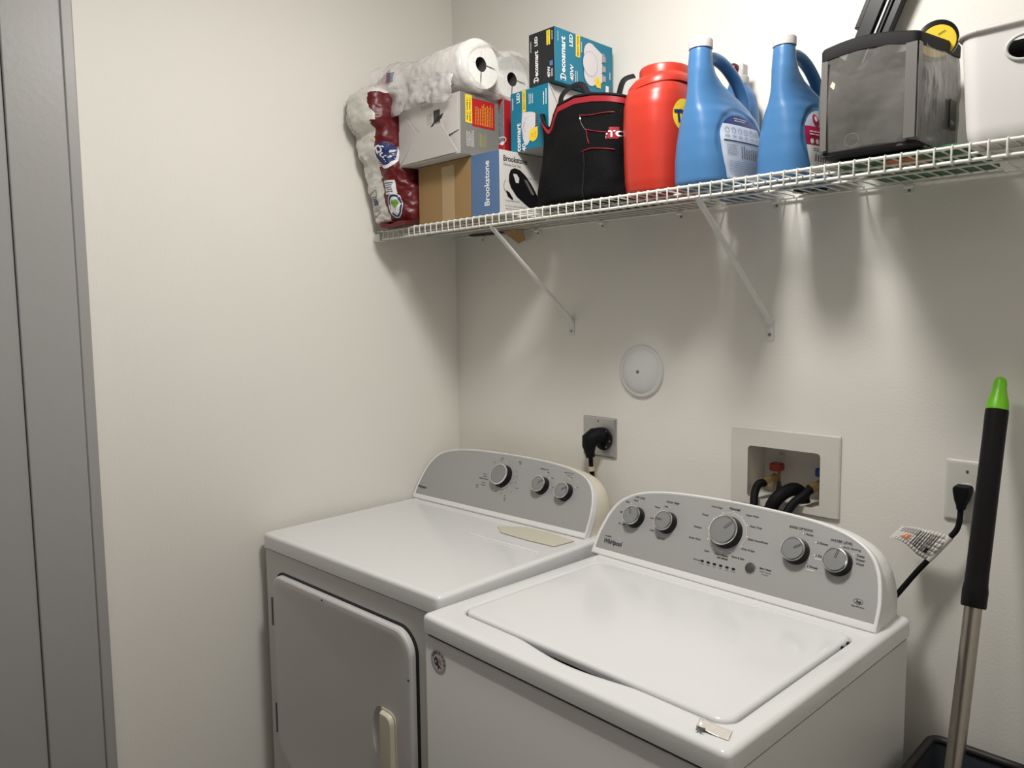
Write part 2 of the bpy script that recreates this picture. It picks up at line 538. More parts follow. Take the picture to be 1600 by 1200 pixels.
# door
def slab(z_off, grow, pts_r, y0, y1, edge):
    u0, v0, u1, v1 = 0.0655-grow, 0.283-grow, 0.6555+grow, 0.8205+grow
    rr = rrect(u0, v0, u1, v1, pts_r, 16, 12)
    cx_, cz_ = (u0+u1)/2, (v0+v1)/2
    def rg(y, d):
        q = rrect(u0+d, v0+d, u1-d, v1-d, [max(p-d*0.6, 0.004) for p in pts_r], 16, 12)
        return [(x, y, z) for x, z in q]
    return rg
rg = slab(0, 0, [0.085, 0.06, 0.055, 0.04], 0, 0, 0)
b = MB()
b.loft([rg(0.003, 0), rg(-0.007, 0), rg(-0.0105, 0.0015), rg(-0.0130, 0.005), rg(-0.0138, 0.010), rg(-0.0138, 0.022), rg(-0.0128, 0.030)])
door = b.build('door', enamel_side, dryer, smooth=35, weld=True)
# finger scoop beside the handle, cut into the door skin
c = MB()
c.lathe([(0.0001, -1), (0.38, -0.92), (0.72, -0.70), (0.92, -0.39), (1.0, 0), (0.92, 0.39), (0.72, 0.70), (0.38, 0.92), (0.0001, 1)], 40)
c.v = [(0.541+x*0.032, -0.0135+y*0.0135, 0.548+z*0.070) for x, y, z in c.v]
cut = c.build('cut', darkgap, weld=True)
dr2 = door
md = dr2.modifiers.new('b', 'BOOLEAN'); md.object = cut; md.operation = 'DIFFERENCE'; md.solver = 'EXACT'
cut.parent = dryer
dg = bpy.context.evaluated_depsgraph_get()
dg.update()
nm = bpy.data.meshes.new_from_object(dr2.evaluated_get(dg))
dr2.modifiers.clear()
dr2.data = nm
bpy.data.objects.remove(cut)
for p in nm.polygons: p.use_smooth = p.area < 0.02
nm.set_sharp_from_angle(angle=R(16))
rg2 = slab(0, 0.0065, [0.085, 0.062, 0.06, 0.045], 0, 0, 0)
b = MB(); b.loft([rg2(0.004, 0), rg2(0.0025, 0)])
b.v = [(x+(0.003 if x > 0.3 else 0), y, z) for x, y, z in b.v]
b.build('door_gap_shade', black, dryer)  # black plate standing in for the shaded gap around the door
b = MB()
hr = rrect(0.5487, 0.474, 0.5985, 0.6165, [0.004, 0.004, 0.022, 0.004], 6, 8)
def hring(y, d):
    cx_, cz_ = 0.5736, 0.545
    return [(cx_+(x-cx_)*(1-d/0.025), y, cz_+(z-cz_)*(1-d/0.071)) for x, z in hr]
b.loft([hring(-0.010, -0.002), hring(-0.0150, -0.002), hring(-0.0155, 0.001), hring(-0.0150, 0.002), hring(-0.021, 0.003), hring(-0.0255, 0.006), hring(-0.026, 0.010)])
h = b.build('door_handle', cream, door, smooth=35); h['label'] = 'cream plastic handle'
for z0, z1 in ((0.674, 0.751), (0.368, 0.4506)):
    b = MB(); b.tube([(0.0570, -0.0075, z0), (0.0570, -0.0075, z1)], 0.0040, 10)
    b.box((0.0535, -0.0075, z0+0.004), (0.0640, 0.004, z1-0.004))
    b.build('hinge', alu, dryer, smooth=40)
for u_, z_ in ((0.318, 0.8175), (0.6535, 0.722)):
    b = MB(plane((0, -0.0142, 0), (1, 0, 0), (0, 0, 1))); b.use(ink); b.ell(u_-0.004, z_-0.007, 0.0035, 0.0025, 0.0002, 12)
    b.build('paint_chip', None, door)
# dryer console
dhalf = [(0.3500, 0.0), (0.3500, 0.03), (0.3475, 0.068), (0.3390, 0.1065), (0.3240, 0.136), (0.2985, 0.159), (0.2650, 0.1720), (0.211, 0.1820), (0.144, 0.1882), (0.06, 0.1908), (0.0, 0.1912)]
DC = 0.3530
fd = console(dryer, dhalf, DC, 0.535, DZ, 0.670, whiteplast, cream, 0.0060)
knob(dryer, fd, 0.3530, 0.1242, 0.0325, 0.024, None, 0.042)
knob(dryer, fd, 0.5090, 0.1188, 0.0238, 0.022, R(40))
knob(dryer, fd, 0.5975, 0.1134, 0.0236, 0.022, R(30))
b = MB(fd); b.use(ink)
b.anchor = lambda u, v: ((u-0.35189*v)/(1-0.18321*v), 0.99957*v/(1-0.18321*v))
z = 0.0006
b.text('Whirlpool', 0.0118, 0.0165, 0.0405, z, 'l', 0.028, sx=0.84)
b.build('brand_logo', None, dryer); _an = b.anchor; b = MB(fd); b.anchor = _an; b.use(ink)
b.text('TEMPERATURE', 0.0048, 0.541, 0.1630, z, bold=0.01); b.text('END OF CYCLE', 0.0048, 0.630, 0.1640, z, bold=0.01); b.text('SIGNAL', 0.0044, 0.630, 0.1575, z)
b.text('WRINKLE SHIELD', 0.0052, 0.309, 0.1045, z, bold=0.02)
for u_, v_, s_ in ((0.312, 0.1190, 'More Dry'), (0.314, 0.112, 'Normal'), (0.312, 0.094, 'Less Dry'), (0.312, 0.086, 'Damp Dry'), (0.286, 0.082, 'AUTO'), (0.288, 0.0755, 'DRY'), (0.345, 0.158, 'Off'),
                   (0.378, 0.174, 'Heavy'), (0.372, 0.168, '60'), (0.447, 0.172, 'TIMED'), (0.449, 0.166, 'DRY'), (0.409, 0.160, '50'), (0.438, 0.142, '40'), (0.443, 0.128, '30'), (0.441, 0.112, '20'),
                   (0.447, 0.096, 'Air Fluff'), (0.428, 0.082, '10'), (0.366, 0.074, 'Off'), (0.386, 0.071, '20'), (0.404, 0.068, '30'), (0.406, 0.061, 'FLUFF'), (0.405, 0.055, 'AIR'),
                   (0.557, 0.156, 'High'), (0.574, 0.143, 'Med'), (0.580, 0.118, 'Low'), (0.640, 0.153, 'Off'), (0.665, 0.130, 'On')):
    b.text(s_, 0.0042, u_, v_, z, bold=0.018)
b.use(whiteink)
for k in range(11):
    a = R(150-k*26)
    b.anchor = None; b.ell(0.353+0.0455*math.cos(a), 0.1235+0.0455*math.sin(a), 0.0013, 0.0013, z, 10)
b.anchor = lambda u, v: ((u-0.35189*v)/(1-0.18321*v), 0.99957*v/(1-0.18321*v))
for u_, v_ in ((0.549, 0.1505), (0.565, 0.142), (0.571, 0.117), (0.634, 0.149), (0.657, 0.130)): b.ell(u_, v_, 0.0014, 0.0014, z, 10)
b.build('lettering', None, dryer)
# yellowed paper label on the deck and a thin raised white strip beside it
b = MB()
n = 8
def pz(u, v): return DZ+0.0010+0.0006*math.sin(u*60)
P = [(0.452, 0.470), (0.505, 0.512), (0.60, 0.520), (0.700, 0.503), (0.690, 0.432), (0.60, 0.428), (0.50, 0.432)]
b.use(paper_m)
b.loft([[(x, y, DZ+0.0002) for x, y in P], [(x, y, DZ+0.0014) for x, y in P]])
b.build('paper_label', None, dryer)
b = MB(); b.use(whiteplast)
b.loft([[(x, y, zz) for x, y in rrect(0.440, 0.366, 0.694, 0.376, 0.0045, 4, 4)] for zz in (DZ-0.0015, DZ+0.0006)])
b.build('white_strip', None, dryer)

# ------------------------------------------------------------------ washer (right machine)
washer = thing('washing_machine', 'white top-load washing machine nearest the camera with five-knob grey panel', 'washing machine', (0.7852, -0.7796, 0), R(-1.3117))
WW, WD, WZ = 0.6985, 0.677, 0.9102
b = MB()
b.loft([[(x, y, z) for x, y in rrect(0.003, 0.003, WW-0.003, WD-0.003, 0.01, 24, 8)] for z in (0.0, 0.862)] +
       [[(x, y, 0.8665) for x, y in rrect(0.005, 0.006, WW-0.005, WD-0.003, 0.01, 24, 8)]])
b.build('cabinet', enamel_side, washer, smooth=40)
b = MB(); b.loft([[(x, y, z) for x, y in rrect(0.009, 0.009, WW-0.009, WD-0.009, 0.006, 24, 8)] for z in (0.86, 0.876)])
b.build('seam', darkgap, washer)
LU0, LV0, LU1, LV1 = 0.050, 0.068, 0.656, 0.506
def inner(d, dip=True, full=1.0):
    q = rrect(LU0-d, LV0-d, LU1+d, LV1+d, 0.026+d, 24, 8)
    out = []
    for x, y in q:
        if dip and y < LV0+0.001:
            t = (x-0.225)/(0.500-0.225)
            if 0 < t < 1: y -= full*0.018*(math.sin(PI*t)**1.2)
        out.append((x, y))
    return out
L = deck_edge(0.8745, WZ, WW, WD)
mid = rrect(0.022, 0.020, WW-0.022, WD-0.02, 0.03, 24, 8)
rings = list(L) + [[(x, y, WZ) for x, y in mid]]
rings += [[(x, y, WZ-0.0006) for x, y in inner(0.014, True, 1.05)], [(x, y, WZ-0.0012) for x, y in inner(0.0075, True, 1.0)], [(x, y, WZ-0.004) for x, y in inner(0.0045, True, 1.0)],
          [(x, y, WZ-0.012) for x, y in inner(0.0040, True, 1.0)], [(x, y, WZ-0.026) for x, y in inner(0.0040, True, 1.05)]]
b = MB(); b.loft(rings, False, False); b.build('top_deck', enamel, washer, smooth=50)
b = MB(); b.loft([[(x, y, z) for x, y in rrect(0.02, 0.02, WW-0.02, WD-0.02, 0.02, 4, 4)] for z in (0.872, 0.886)]); b.build('lid_gap_shade', darkgap, washer)  # dark slab that paints the shade in the gap around the lid
b = MB()
def lidr(d, z): return [(x, y, z) for x, y in rrect(LU0+d, LV0+d, LU1-d, LV1-d, 0.026-d*0.3, 24, 8)]
b.loft([lidr(0.001, WZ-0.0145), lidr(0.0, WZ-0.006), lidr(0.0006, WZ-0.0015), lidr(0.003, WZ+0.0012), lidr(0.007, WZ+0.0024), lidr(0.013, WZ+0.0028), lidr(0.08, WZ+0.0032)])
b.build('lid', enamel, washer, smooth=60)
for v_ in (0.452, 0.476):
    b = MB(); b.box((LU1-0.001, v_, WZ-0.012), (LU1+0.003, v_+0.006, WZ-0.003)); b.build('lid_hinge', black, washer)
whalf = [(0.3415, 0.0), (0.3415, 0.03), (0.3395, 0.0586), (0.331, 0.097), (0.322, 0.119), (0.309, 0.1385), (0.285, 0.157), (0.247, 0.1727), (0.197, 0.1825), (0.14, 0.188), (0.07, 0.1912), (0.0, 0.1922)]
WC = 0.3318
fw = console(washer, whalf, WC, 0.545, WZ, 0.680, whiteplast, whiteplast)
knob(washer, fw, 0.0795, 0.1120, 0.0245, 0.022, R(118))
knob(washer, fw, 0.1725, 0.1163, 0.0245, 0.022, R(175))
knob(washer, fw, 0.3310, 0.1252, 0.0345, 0.024, R(48), 0.0445)
knob(washer, fw, 0.4945, 0.1186, 0.0258, 0.022, R(35))
knob(washer, fw, 0.5832, 0.1153, 0.0254, 0.022, R(80))
b = MB(fw)
b.use(silver); b.lathe([(0.0128, 0.0), (0.0122, 0.002), (0.0001, 0.0022)], 28, (0.4065, 0.0610, 0))
b.use(mat('dark_button', (0.055, 0.056, 0.058), 0.5)); b.lathe([(0.0116, 0.0021), (0.0100, 0.0030), (0.0001, 0.0026)], 28, (0.4065, 0.0610, 0))
b.build('start_button', None, washer, smooth=40)
WA = lambda u, v: ((u-0.23782*v)/(1-0.19517*v), 0.9893*v/(1-0.19517*v))
b = MB(fw); b.use(ink); z = 0.0006; b.anchor = WA
b.text('6th SENSE', 0.0046, 0.0205, 0.0505, z, 'l', 0.02)
b.text('Whirlpool', 0.0165, 0.0180, 0.0385, z, 'l', 0.028, sx=0.82)
b.build('brand_logo', None, washer); b = MB(fw); b.anchor = WA; b.use(ink)
b.text('SOIL LEVEL', 0.0062, 0.1120, 0.1595, z, bold=0.02); b.text('WASH TEMP', 0.0066, 0.2045, 0.1635, z, bold=0.02)
b.text('RINSE OPTIONS', 0.0072, 0.5155, 0.1640, z, bold=0.02); b.text('WATER LEVEL', 0.0072, 0.5990, 0.1545, z, bold=0.02)
b.text('Normal', 0.0086, 0.3640, 0.1770, z, bold=0.03)
for s_, u_, v_, al in (('Heavy', 0.101, 0.1515, 'c'), ('Med', 0.076, 0.1440, 'c'), ('Light', 0.062, 0.1170, 'c'), ('Ex. Light', 0.068, 0.0880, 'c'),
        ('Hot', 0.189, 0.1520, 'c'), ('Warm', 0.1635, 0.1460, 'c'), ('Cool', 0.153, 0.1180, 'c'), ('Cold', 0.156, 0.0900, 'c'), ('Tap Cold', 0.183, 0.0760, 'c'),
        ('Cold Wash', 0.3200, 0.1735, 'c'), ('Casual', 0.301, 0.1520, 'r'), ('Delicate', 0.288, 0.1215, 'r'), ('Quick Wash', 0.289, 0.0950, 'r'), ('Soak', 0.314, 0.0740, 'r'),
        ('Super Wash', 0.392, 0.1700, 'l'), ('Heavy Duty', 0.4035, 0.1480, 'l'), ('Bulky Items/Sheets', 0.4035, 0.1200, 'l'), ('Drain & Spin', 0.391, 0.0970, 'l'), ('Rinse & Spin', 0.370, 0.0755, 'l'),
        ('Clean Washer', 0.3450, 0.0730, 'c')):
    b.text(s_, 0.0062, u_, v_, z, al, 0.016)
b.text('with affresh', 0.0058, 0.3480, 0.0665, z, bold=0.03)
for s_, u_, v_ in (('1 Rinse', 0.533, 0.1555), ('2 Rinses', 0.5625, 0.1435), ('1 Rinse', 0.5615, 0.1180), ('2 Rinses', 0.5475, 0.0935)): b.text(s_, 0.0068, u_, v_, z, bold=0.018)
b.text('Auto Sensing', 0.0066, 0.6200, 0.1460, z, bold=0.006)
for i, s_ in enumerate(('Deep', 'Water', 'Wash')): b.text(s_, 0.0070, 0.6380, 0.1355-i*0.0078, z, bold=0.018)
b.text('Progress', 0.0048, 0.2860, 0.0495, z, bold=0.02)
for i, s_ in enumerate(('Sensing', 'Wash', 'Rinse', 'Spin', 'Final', 'Lid Lock')): b.text(s_, 0.0034, 0.3000+i*0.0156, 0.0440, z)
b.text('Start / Pause', 0.0052, 0.4500, 0.0660, z, bold=0.04); b.text('Hold 3 Seconds', 0.0040, 0.4500, 0.0595, z); b.text('to Cancel', 0.0040, 0.4500, 0.0545, z)
b.text('he', 0.0095, 0.6430, 0.0500, z, bold=0.03, shear=0.25); b.text('high efficiency', 0.0044, 0.6430, 0.0405, z, bold=0.01)
b.ering(0.6430, 0.0500, 0.0092, 0.0052, 0.0007, z)
b.use(whiteink)
b.ering(0.0560, 0.0400, 0.0140, 0.0125, 0.0005, z, 30, R(200), R(300)); b.ering(0.0560, 0.0400, 0.0140, 0.0125, 0.0005, z, 30, R(20), R(70))
b.anchor = None; b.ering(0.3310, 0.1260, 0.0460, 0.0460, 0.0009, z, 48)
for k in range(12):
    a = R(90-k*30)
    b.ell(0.331+0.0490*math.cos(a), 0.1260+0.0490*math.sin(a), 0.0014, 0.0014, z, 10)
b.anchor = WA
for u_, v_ in ((0.110, 0.150), (0.087, 0.142), (0.198, 0.1515), (0.176, 0.144), (0.522, 0.1555), (0.549, 0.1435), (0.549, 0.118), (0.535, 0.0945), (0.598, 0.1465), (0.6245, 0.1365)): b.ell(u_, v_, 0.0014, 0.0014, z, 10)
b.squig(0.550, 0.1100, 0.572, 0.1130, 1, z); b.squig(0.536, 0.0850, 0.558, 0.0880, 1, z)
b.build('lettering', None, washer)
for i in range(6):
    b = MB(fw); b.loft([[(x, y, zz) for x, y in rrect(0.2870+i*0.0157, 0.0474, 0.2950+i*0.0157, 0.0519, 0.0018, 3, 4)] for zz in (0.0, 0.0009)])
    b.build('indicator_light', black, washer)
# round sticker on the front panel
fb = plane((0.0512, 0.003, 0.8235), (1, 0, 0), (0, 0, 1))
b = MB(fb); b.use(mat('sticker_film', (0.60, 0.59, 0.57), 0.3)); b.ell(0, 0, 0.0245, 0.0255, 0.0001, 36)
b.use(whiteink); b.ell(0.000, -0.001, 0.0165, 0.0175, 0.0002, 30)
b.use(ink)
for i, ch in enumerate('AMERICA'):
    a = R(150-i*25); rr_ = 0.0195
    b.text(ch, 0.0090, rr_*math.cos(a), rr_*math.sin(a), 0.0004, bold=0.03, rot=a-PI/2)
b.use(navy); b.poly((-0.012, -0.006, 0.0003), (-0.006, -0.010, 0.0003), (0.001, -0.006, 0.0003), (0.000, 0.003, 0.0003), (-0.007, 0.011, 0.0003), (-0.013, 0.004, 0.0003))
b.poly((-0.003, -0.0135, 0.0003), (0.002, -0.0145, 0.0003), (0.004, -0.008, 0.0003), (-0.001, -0.006, 0.0003))
b.use(redprint)
for k, (a0, a1) in enumerate(((0.006, 0.0085), (0.000, 0.0035), (-0.0085, -0.0045))):
    b.poly((0.0005, a0+0.001, 0.0003), (0.0115-k*0.001, a0-0.004, 0.0003), (0.0115-k*0.001, a1-0.0045, 0.0003), (0.0005, a1+0.001, 0.0003))
b.use(whiteink); b.ell(-0.0075, 0.000, 0.0022, 0.0028, 0.0005, 12)
b.build('round_sticker', None, washer)
# loose crumpled clear tape on the front corner
tp = thing('crumpled_tape', 'crumpled strip of clear tape lying on the front right corner of the washer', 'tape', (0, 0, 0))
tp.location = (0.7852, -0.7796, 0); tp.rotation_euler = (0, 0, R(-1.3117))
b = MB()
nu, nv = 22, 8
rows = []
for i in range(nu+1):
    t = i/nu
    cxx, cyy = 0.626+0.050*t, 0.0375+0.006*t
    row = []
    for j in range(nv+1):
        s_ = j/nv-0.5
        wd = 0.026*(0.75+0.25*min(1, t*3))
        x = cxx - s_*wd*0.35; y = cyy + s_*wd
        q = Vector((x*120, y*120, 0))
        k = max(0, 1-t*1.5)
        row.append((x, y, WZ+0.0012+k*0.006*abs(noise.noise(q))+0.0035*k*abs(s_)*2 + 0.0018*max(0, 0.5-abs(s_))*(1-k)))
    rows.append(row)
b.smooth = True
ids = [[b.V(p) for p in r] for r in rows]
for a_, c_ in zip(ids, ids[1:]):
    for k in range(nv): b.F((a_[k], c_[k], c_[k+1], a_[k+1]))
o = b.build('tape_strip', clearp, tp, smooth=30)
so = o.modifiers.new('s', 'SOLIDIFY'); so.thickness = 0.0004
b = MB()
for k in range(9):
    random.seed(k)
    p0 = Vector((0.639, 0.024, WZ+0.002)); 
    b.tube([p0+Vector((random.uniform(-.007, .007), random.uniform(-.006, .006), random.uniform(0, .004))) for _ in range(3)], 0.0009, 5)
b.build('crumple', alu, tp, smooth=40)

# ------------------------------------------------------------------ wall fittings
def disc_screw(parent, fn, u, v, r, wv):
    b = MB(fn); b.use(screw_m); b.lathe([(r, wv), (r*0.8, wv+r*0.35), (0.0001, wv+r*0.4)], 16, (u, v, 0))
    b.use(ink); b.rect(u-r*0.65, v-r*0.12, u+r*0.65, v+r*0.12, wv+r*0.45); b.rect(u-r*0.12, v-r*0.65, u+r*0.12, v+r*0.65, wv+r*0.45)
    b.build('screw', None, parent, smooth=50)
WB = plane((0, 0, 0), (1, 0, 0), (0, 0, 1))
cv = thing('round_cover_plate', 'round domed white cover plate screwed to the back wall above the dryer outlet', 'cover plate', (0.7650, 0, 1.3545))
fc = plane((0, 0, 0), (1, 0, 0), (0, 0, 1))
b = MB(fc); b.lathe([(0.0705, 0.0), (0.0705, 0.004), (0.0685, 0.0065), (0.064, 0.0072), (0.0600, 0.0068), (0.0585, 0.0080), (0.052, 0.0115), (0.038, 0.0155), (0.02, 0.0178), (0.0001, 0.0185)], 56)
b.build('dome', mat('cover_white', (0.66, 0.67, 0.66), 0.45), cv, smooth=50)
disc_screw(cv, fc, 0, 0, 0.0052, 0.0182)

op = thing('dryer_outlet', 'square metal outlet plate with black round socket behind the dryer', 'outlet', (0.6222, 0, 1.1612))
b = MB(fc); b.loft([[(x, y, zz) for x, y in rrect(-0.060+d, -0.057+d, 0.060-d, 0.057-d, 0.003, 3, 3)] for d, zz in ((0, 0), (0, 0.003), (0.003, 0.0055), (0.006, 0.006))]); b.build('plate', plate_m, op, smooth=40)
b = MB(fc); b.lathe([(0.0325, 0.005), (0.0325, 0.010), (0.030, 0.012), (0.0001, 0.012)], 36, (0.016, -0.004, 0)); b.build('socket', black, op, smooth=40)
disc_screw(op, fc, -0.003, 0.045, 0.0035, 0.006)
for a in (60, -10, -60, 110): disc_screw(op, fc, 0.016+0.026*math.cos(R(a)), -0.004+0.026*math.sin(R(a)), 0.003, 0.012)
pl = thing('dryer_power_cord', 'thick black dryer plug and cord hanging from the metal outlet plate', 'power cord', (0.6222, 0, 1.1612))
b = MB()
pts = [(0.012, -0.0125, 0.006), (0.004, -0.034, 0.005), (-0.004, -0.044, -0.004), (-0.004, -0.046, -0.022), (-0.002, -0.045, -0.040), (0.000, -0.044, -0.054)]
b.tube(pts, [0.0285, 0.0285, 0.0275, 0.0235, 0.0165, 0.0150], 20, flat=0.82)
b.build('plug', blackrub, pl, smooth=60)
b = MB(); b.tube(smoothpath([(0.000, -0.044, -0.052), (0.001, -0.043, -0.08), (0.004, -0.040, -0.12), (0.006, -0.035, -0.22), (0.01, -0.035, -0.4), (0.015, -0.04, -0.6)]), 0.0072, 10, flat=0.7)
cdd = b.build('cord', blackrub, pl, smooth=60)
b = MB(); b.tube([(0.0015, -0.043, -0.081), (0.0025, -0.0425, -0.093)], 0.0098, 10); b.tube([(0.008, -0.05, -0.080), (0.012, -0.054, -0.092)], 0.0012, 6); b.build('tie', mat('beige_tie', (0.5, 0.42, 0.3), 0.6), pl, smooth=50)

# washer valve box
vb = thing('washer_outlet_box', 'recessed white plumbing box in the wall behind the washer with red and blue valves', 'plumbing box', (0, 0, 0))
b = MB(WB)
fo = rrect(1.0386, 1.0440, 1.3055, 1.2342, 0.004, 10, 6)
fi = rrect(HX0+0.001, HZ0+0.001, HX1-0.001, HZ1-0.001, 0.009, 10, 6)
def r2(q, w_): return [(x, y, w_) for x, y in q]
def shr(q, d, cx_, cy_): return [(x-math.copysign(min(d, abs(x-cx_)), x-cx_), y-math.copysign(min(d, abs(y-cy_)), y-cy_)) for x, y in q]
CX, CZ = 1.172, 1.139
b.loft([r2(fo, 0.0001), r2(fo, 0.004), r2(shr(fo, 0.003, CX, CZ), 0.0065), r2(shr(fi, -0.006, CX, CZ), 0.0065), r2(shr(fi, -0.001, CX, CZ), 0.004), r2(fi, 0.0), r2(shr(fi, 0.006, CX, CZ), -0.083)], False, True)
b.build('box_frame', boxin, vb, smooth=18)
# valves
def valve(x, z, m, side):
    v = MB()
    v.use(brass); v.tube([(x, 0.055, HZ0+0.002), (x, 0.055, z+0.012)], 0.0085, 12)
    v.tube([(x, 0.055, z), (x-0.006*side, 0.030, z-0.008)], [0.0085, 0.009], 12)
    q0 = Vector((x-0.006*side, 0.030, z-0.008)); q1 = Vector((x-0.012*side, 0.014, z-0.014))
    v.tube([q0, q1], [0.0125, 0.0125], 8)
    vo = v.build('valve', None, vb, smooth=30)
    v = MB()
    v.box((x-0.014, 0.040, z+0.012), (x+0.014, 0.068, z+0.032))
    v.build('valve_handle', m, vo, bevel=0.004)
    return q1
q1 = valve(1.1290, 1.1120, redv, 1)
q2 = valve(1.2420, 1.1140, bluev, 1)
b = MB(WB); b.use(greyink); b.text('X', 0.011, 1.128, 1.163, -0.0822, bold=0.01); b.text('(', 0.011, 1.122, 1.163, -0.0822); b.text(')', 0.011, 1.134, 1.163, -0.0822)
b.build('marking', None, vb)
def hose(name, label, pts, r, m=blackrub):
    h = MB(); h.tube(smoothpath(pts, 6), r, 14)
    o = h.build(name, m, None, smooth=60); tag(o, label, 'hose'); return o
hose('hot_water_hose', 'black water hose bending down from the red valve', [q1, (1.111, 0.000, 1.098), (1.1075, -0.012, 1.082), (1.114, -0.030, 1.060), (1.121, -0.040, 1.02), (1.125, -0.038, 0.9), (1.13, -0.035, 0.7)], 0.0095)
hose('cold_water_hose', 'black water hose running down left from the blue valve', [q2, (1.222, -0.006, 1.086), (1.208, -0.024, 1.070), (1.200, -0.048, 1.040), (1.198, -0.062, 1.000), (1.20, -0.066, 0.9), (1.20, -0.066, 0.7)], 0.0098)
dh = thing('drain_hose', 'thick black drain hose hooked into the plumbing box between the two valves', 'hose', (1.18, -0.01, 1.06))
b = MB(); b.tube(smoothpath([(0.022, 0.052, -0.002), (0.020, 0.045, 0.022), (0.012, 0.018, 0.036), (-0.006, -0.020, 0.020), (-0.018, -0.032, -0.010), (-0.022, -0.032, -0.05), (-0.022, -0.03, -0.2), (-0.02, -0.03, -0.35)], 6), 0.0155, 16)
b.build('hose_bend', blackrub, dh, smooth=60)
b = MB(); b.tube([(-0.013, 0.0, 0.02), (-0.020, 0.012, 0.052)], [0.010, 0.0045], 8, flat=0.35); b.build('hanger_tab', blackrub, dh, smooth=40)

# washer receptacle on the right
rp = thing('wall_outlet', 'white oversized single outlet plate on the back wall behind the pole', 'outlet', (1.5555, 0, 1.1505))
b = MB(fc); b.loft([[(x, y, zz) for x, y in rrect(-0.040+d, -0.0625+d, 0.040-d, 0.0625-d, 0.003, 3, 3)] for d, zz in ((0, 0), (0, 0.002), (0.003, 0.005), (0.008, 0.0055))]); b.build('plate', mat('ivory_white', (0.64, 0.63, 0.585), 0.35), rp, smooth=40)
b = MB(fc); b.lathe([(0.0175, 0.005), (0.0172, 0.0066), (0.0001, 0.0066)], 28, (0, 0.0, 0)); b.build('socket', whiteplast, rp, smooth=40)
b = MB(fc); b.lathe([(0.0035, 0.005), (0.0028, 0.0065), (0.0001, 0.0067)], 14, (0.0, 0.040, 0)); b.use(screw_m); b.use(ink); b.rect(-0.0004, 0.0372, 0.0004, 0.0428, 0.007); b.build('screw', None, rp, smooth=40)
wc = thing('washer_power_cord', 'black washer power cord running from the right wall outlet to the washer console', 'power cord', (0, 0, 0))
b = MB()
b.loft([[(1.5530+x, y, z_) for x, y in ((-hw, -0.034), (-hw+0.003, -0.040), (hw-0.003, -0.040), (hw, -0.034), (hw, yb_), (-hw, yb_))] for hw, z_, yb_ in ((0.0070, 1.118, -0.022), (0.0078, 1.126, -0.018), (0.0115, 1.136, -0.010), (0.0150, 1.154, -0.0068), (0.0150, 1.160, -0.0068), (0.0125, 1.1645, -0.0068))])
b.build('plug', blackrub, wc, bevel=0.0012)
CP = [(1.5525, -0.030, 1.121), (1.5530, -0.034, 1.100), (1.5500, -0.038, 1.080), (1.5400, -0.042, 1.063), (1.5230, -0.046, 1.038), (1.5040, -0.050, 1.010), (1.4850, -0.055, 0.982), (1.4640, -0.061, 0.948), (1.4500, -0.066, 0.925), (1.43, -0.072, 0.90)]
b = MB(); b.tube(smoothpath(CP[:9], 5), 0.0055, 12); b.build('cord', blackrub, wc, smooth=60)
b = MB(); b.tube(smoothpath([CP[3], CP[4], CP[5]], 5), 0.0068, 12); sl = b.build('tag_sleeve', tagw, wc, smooth=60)
# folded warning tag
A, Bc, Cc, Dc = Vector((1.4520, -0.045, 1.0700)), Vector((1.5415, -0.044, 1.0660)), Vector((1.5050, -0.052, 1.0080)), Vector((1.4430, -0.094, 1.0520))
def tagfn(u, v, w_):
    t = v
    top = A.lerp(Bc, u) + Vector((0, -0.006*math.sin(PI*u), 0.004*math.sin(PI*u)))
    bot = Dc.lerp(Cc, u) + Vector((0, 0, 0.010*math.sin(PI*min(1, u*1.4))*(1-u*0.5)))
    p = bot.lerp(top, v) + Vector((0, -0.006*math.sin(PI*v), 0))
    return p + Vector((0.3, -0.8, 0.1))*(w_)
b = MB(tagfn); b.use(tagw)
for i in range(14):
    for j in range(6): b.rect(i/14, j/6, (i+1)/14, (j+1)/6)
tg = b.build('warning_tag', None, wc, smooth=60, weld=True)
so = tg.modifiers.new('s', 'SOLIDIFY'); so.thickness = 0.0004; so.offset = 1
b = MB(tagfn); b.use(ink)
for i in range(9): b.rect(0.08+i*0.045, 0.62, 0.094+i*0.045, 0.93, 0.0012, 1, 3)
for i in range(8): b.rect(0.46+i*0.052, 0.16+0.03*(i % 2), 0.476+i*0.052, 0.88, 0.0012, 1, 5)
b.use(orange); b.poly((0.20, 0.30, 0.0012), (0.36, 0.26, 0.0012), (0.38, 0.56, 0.0012), (0.26, 0.52, 0.0012))
b.use(tagw); b.text('!', 0.18, 0.30, 0.42, 0.0016, bold=0.03)
b.use(ink); b.ell(0.80, 0.30, 0.03, 0.10, 0.0018, 12)
b.build('tag_print', None, tg)

# ------------------------------------------------------------------ wire shelf
S = 1.7725
YL = -0.3205
shelf = thing('wire_shelf', 'long white vinyl-coated wire shelf on the back wall above the machines', 'shelf', (0, 0, S))
XE = 2.30
for y_, z_, r_ in ((YL, -0.0045, 0.0032), (YL, -0.0280, 0.0032), (-0.245, -0.0045, 0.0026), (-0.130, -0.0045, 0.0026), (-0.010, -0.0045, 0.0030)):
    b = MB(); b.tube([(0.008, y_, z_), (XE, y_, z_)], r_, 8); b.build('rod', wire_m, shelf, smooth=50)
b = MB(); b.tube([(0, -0.0035, -0.0016), (0, YL-0.002, -0.0016), (0, YL-0.0048, -0.0030), (0, YL-0.0050, -0.0065), (0, YL-0.0048, -0.0275), (0, YL-0.0030, -0.0300)], 0.0016, 6)
cw0 = b.build('cross_wire', wire_m, shelf, smooth=50)
x0 = 1.0867 - 0.0254*42
k = 0
cw0.location.x = x0
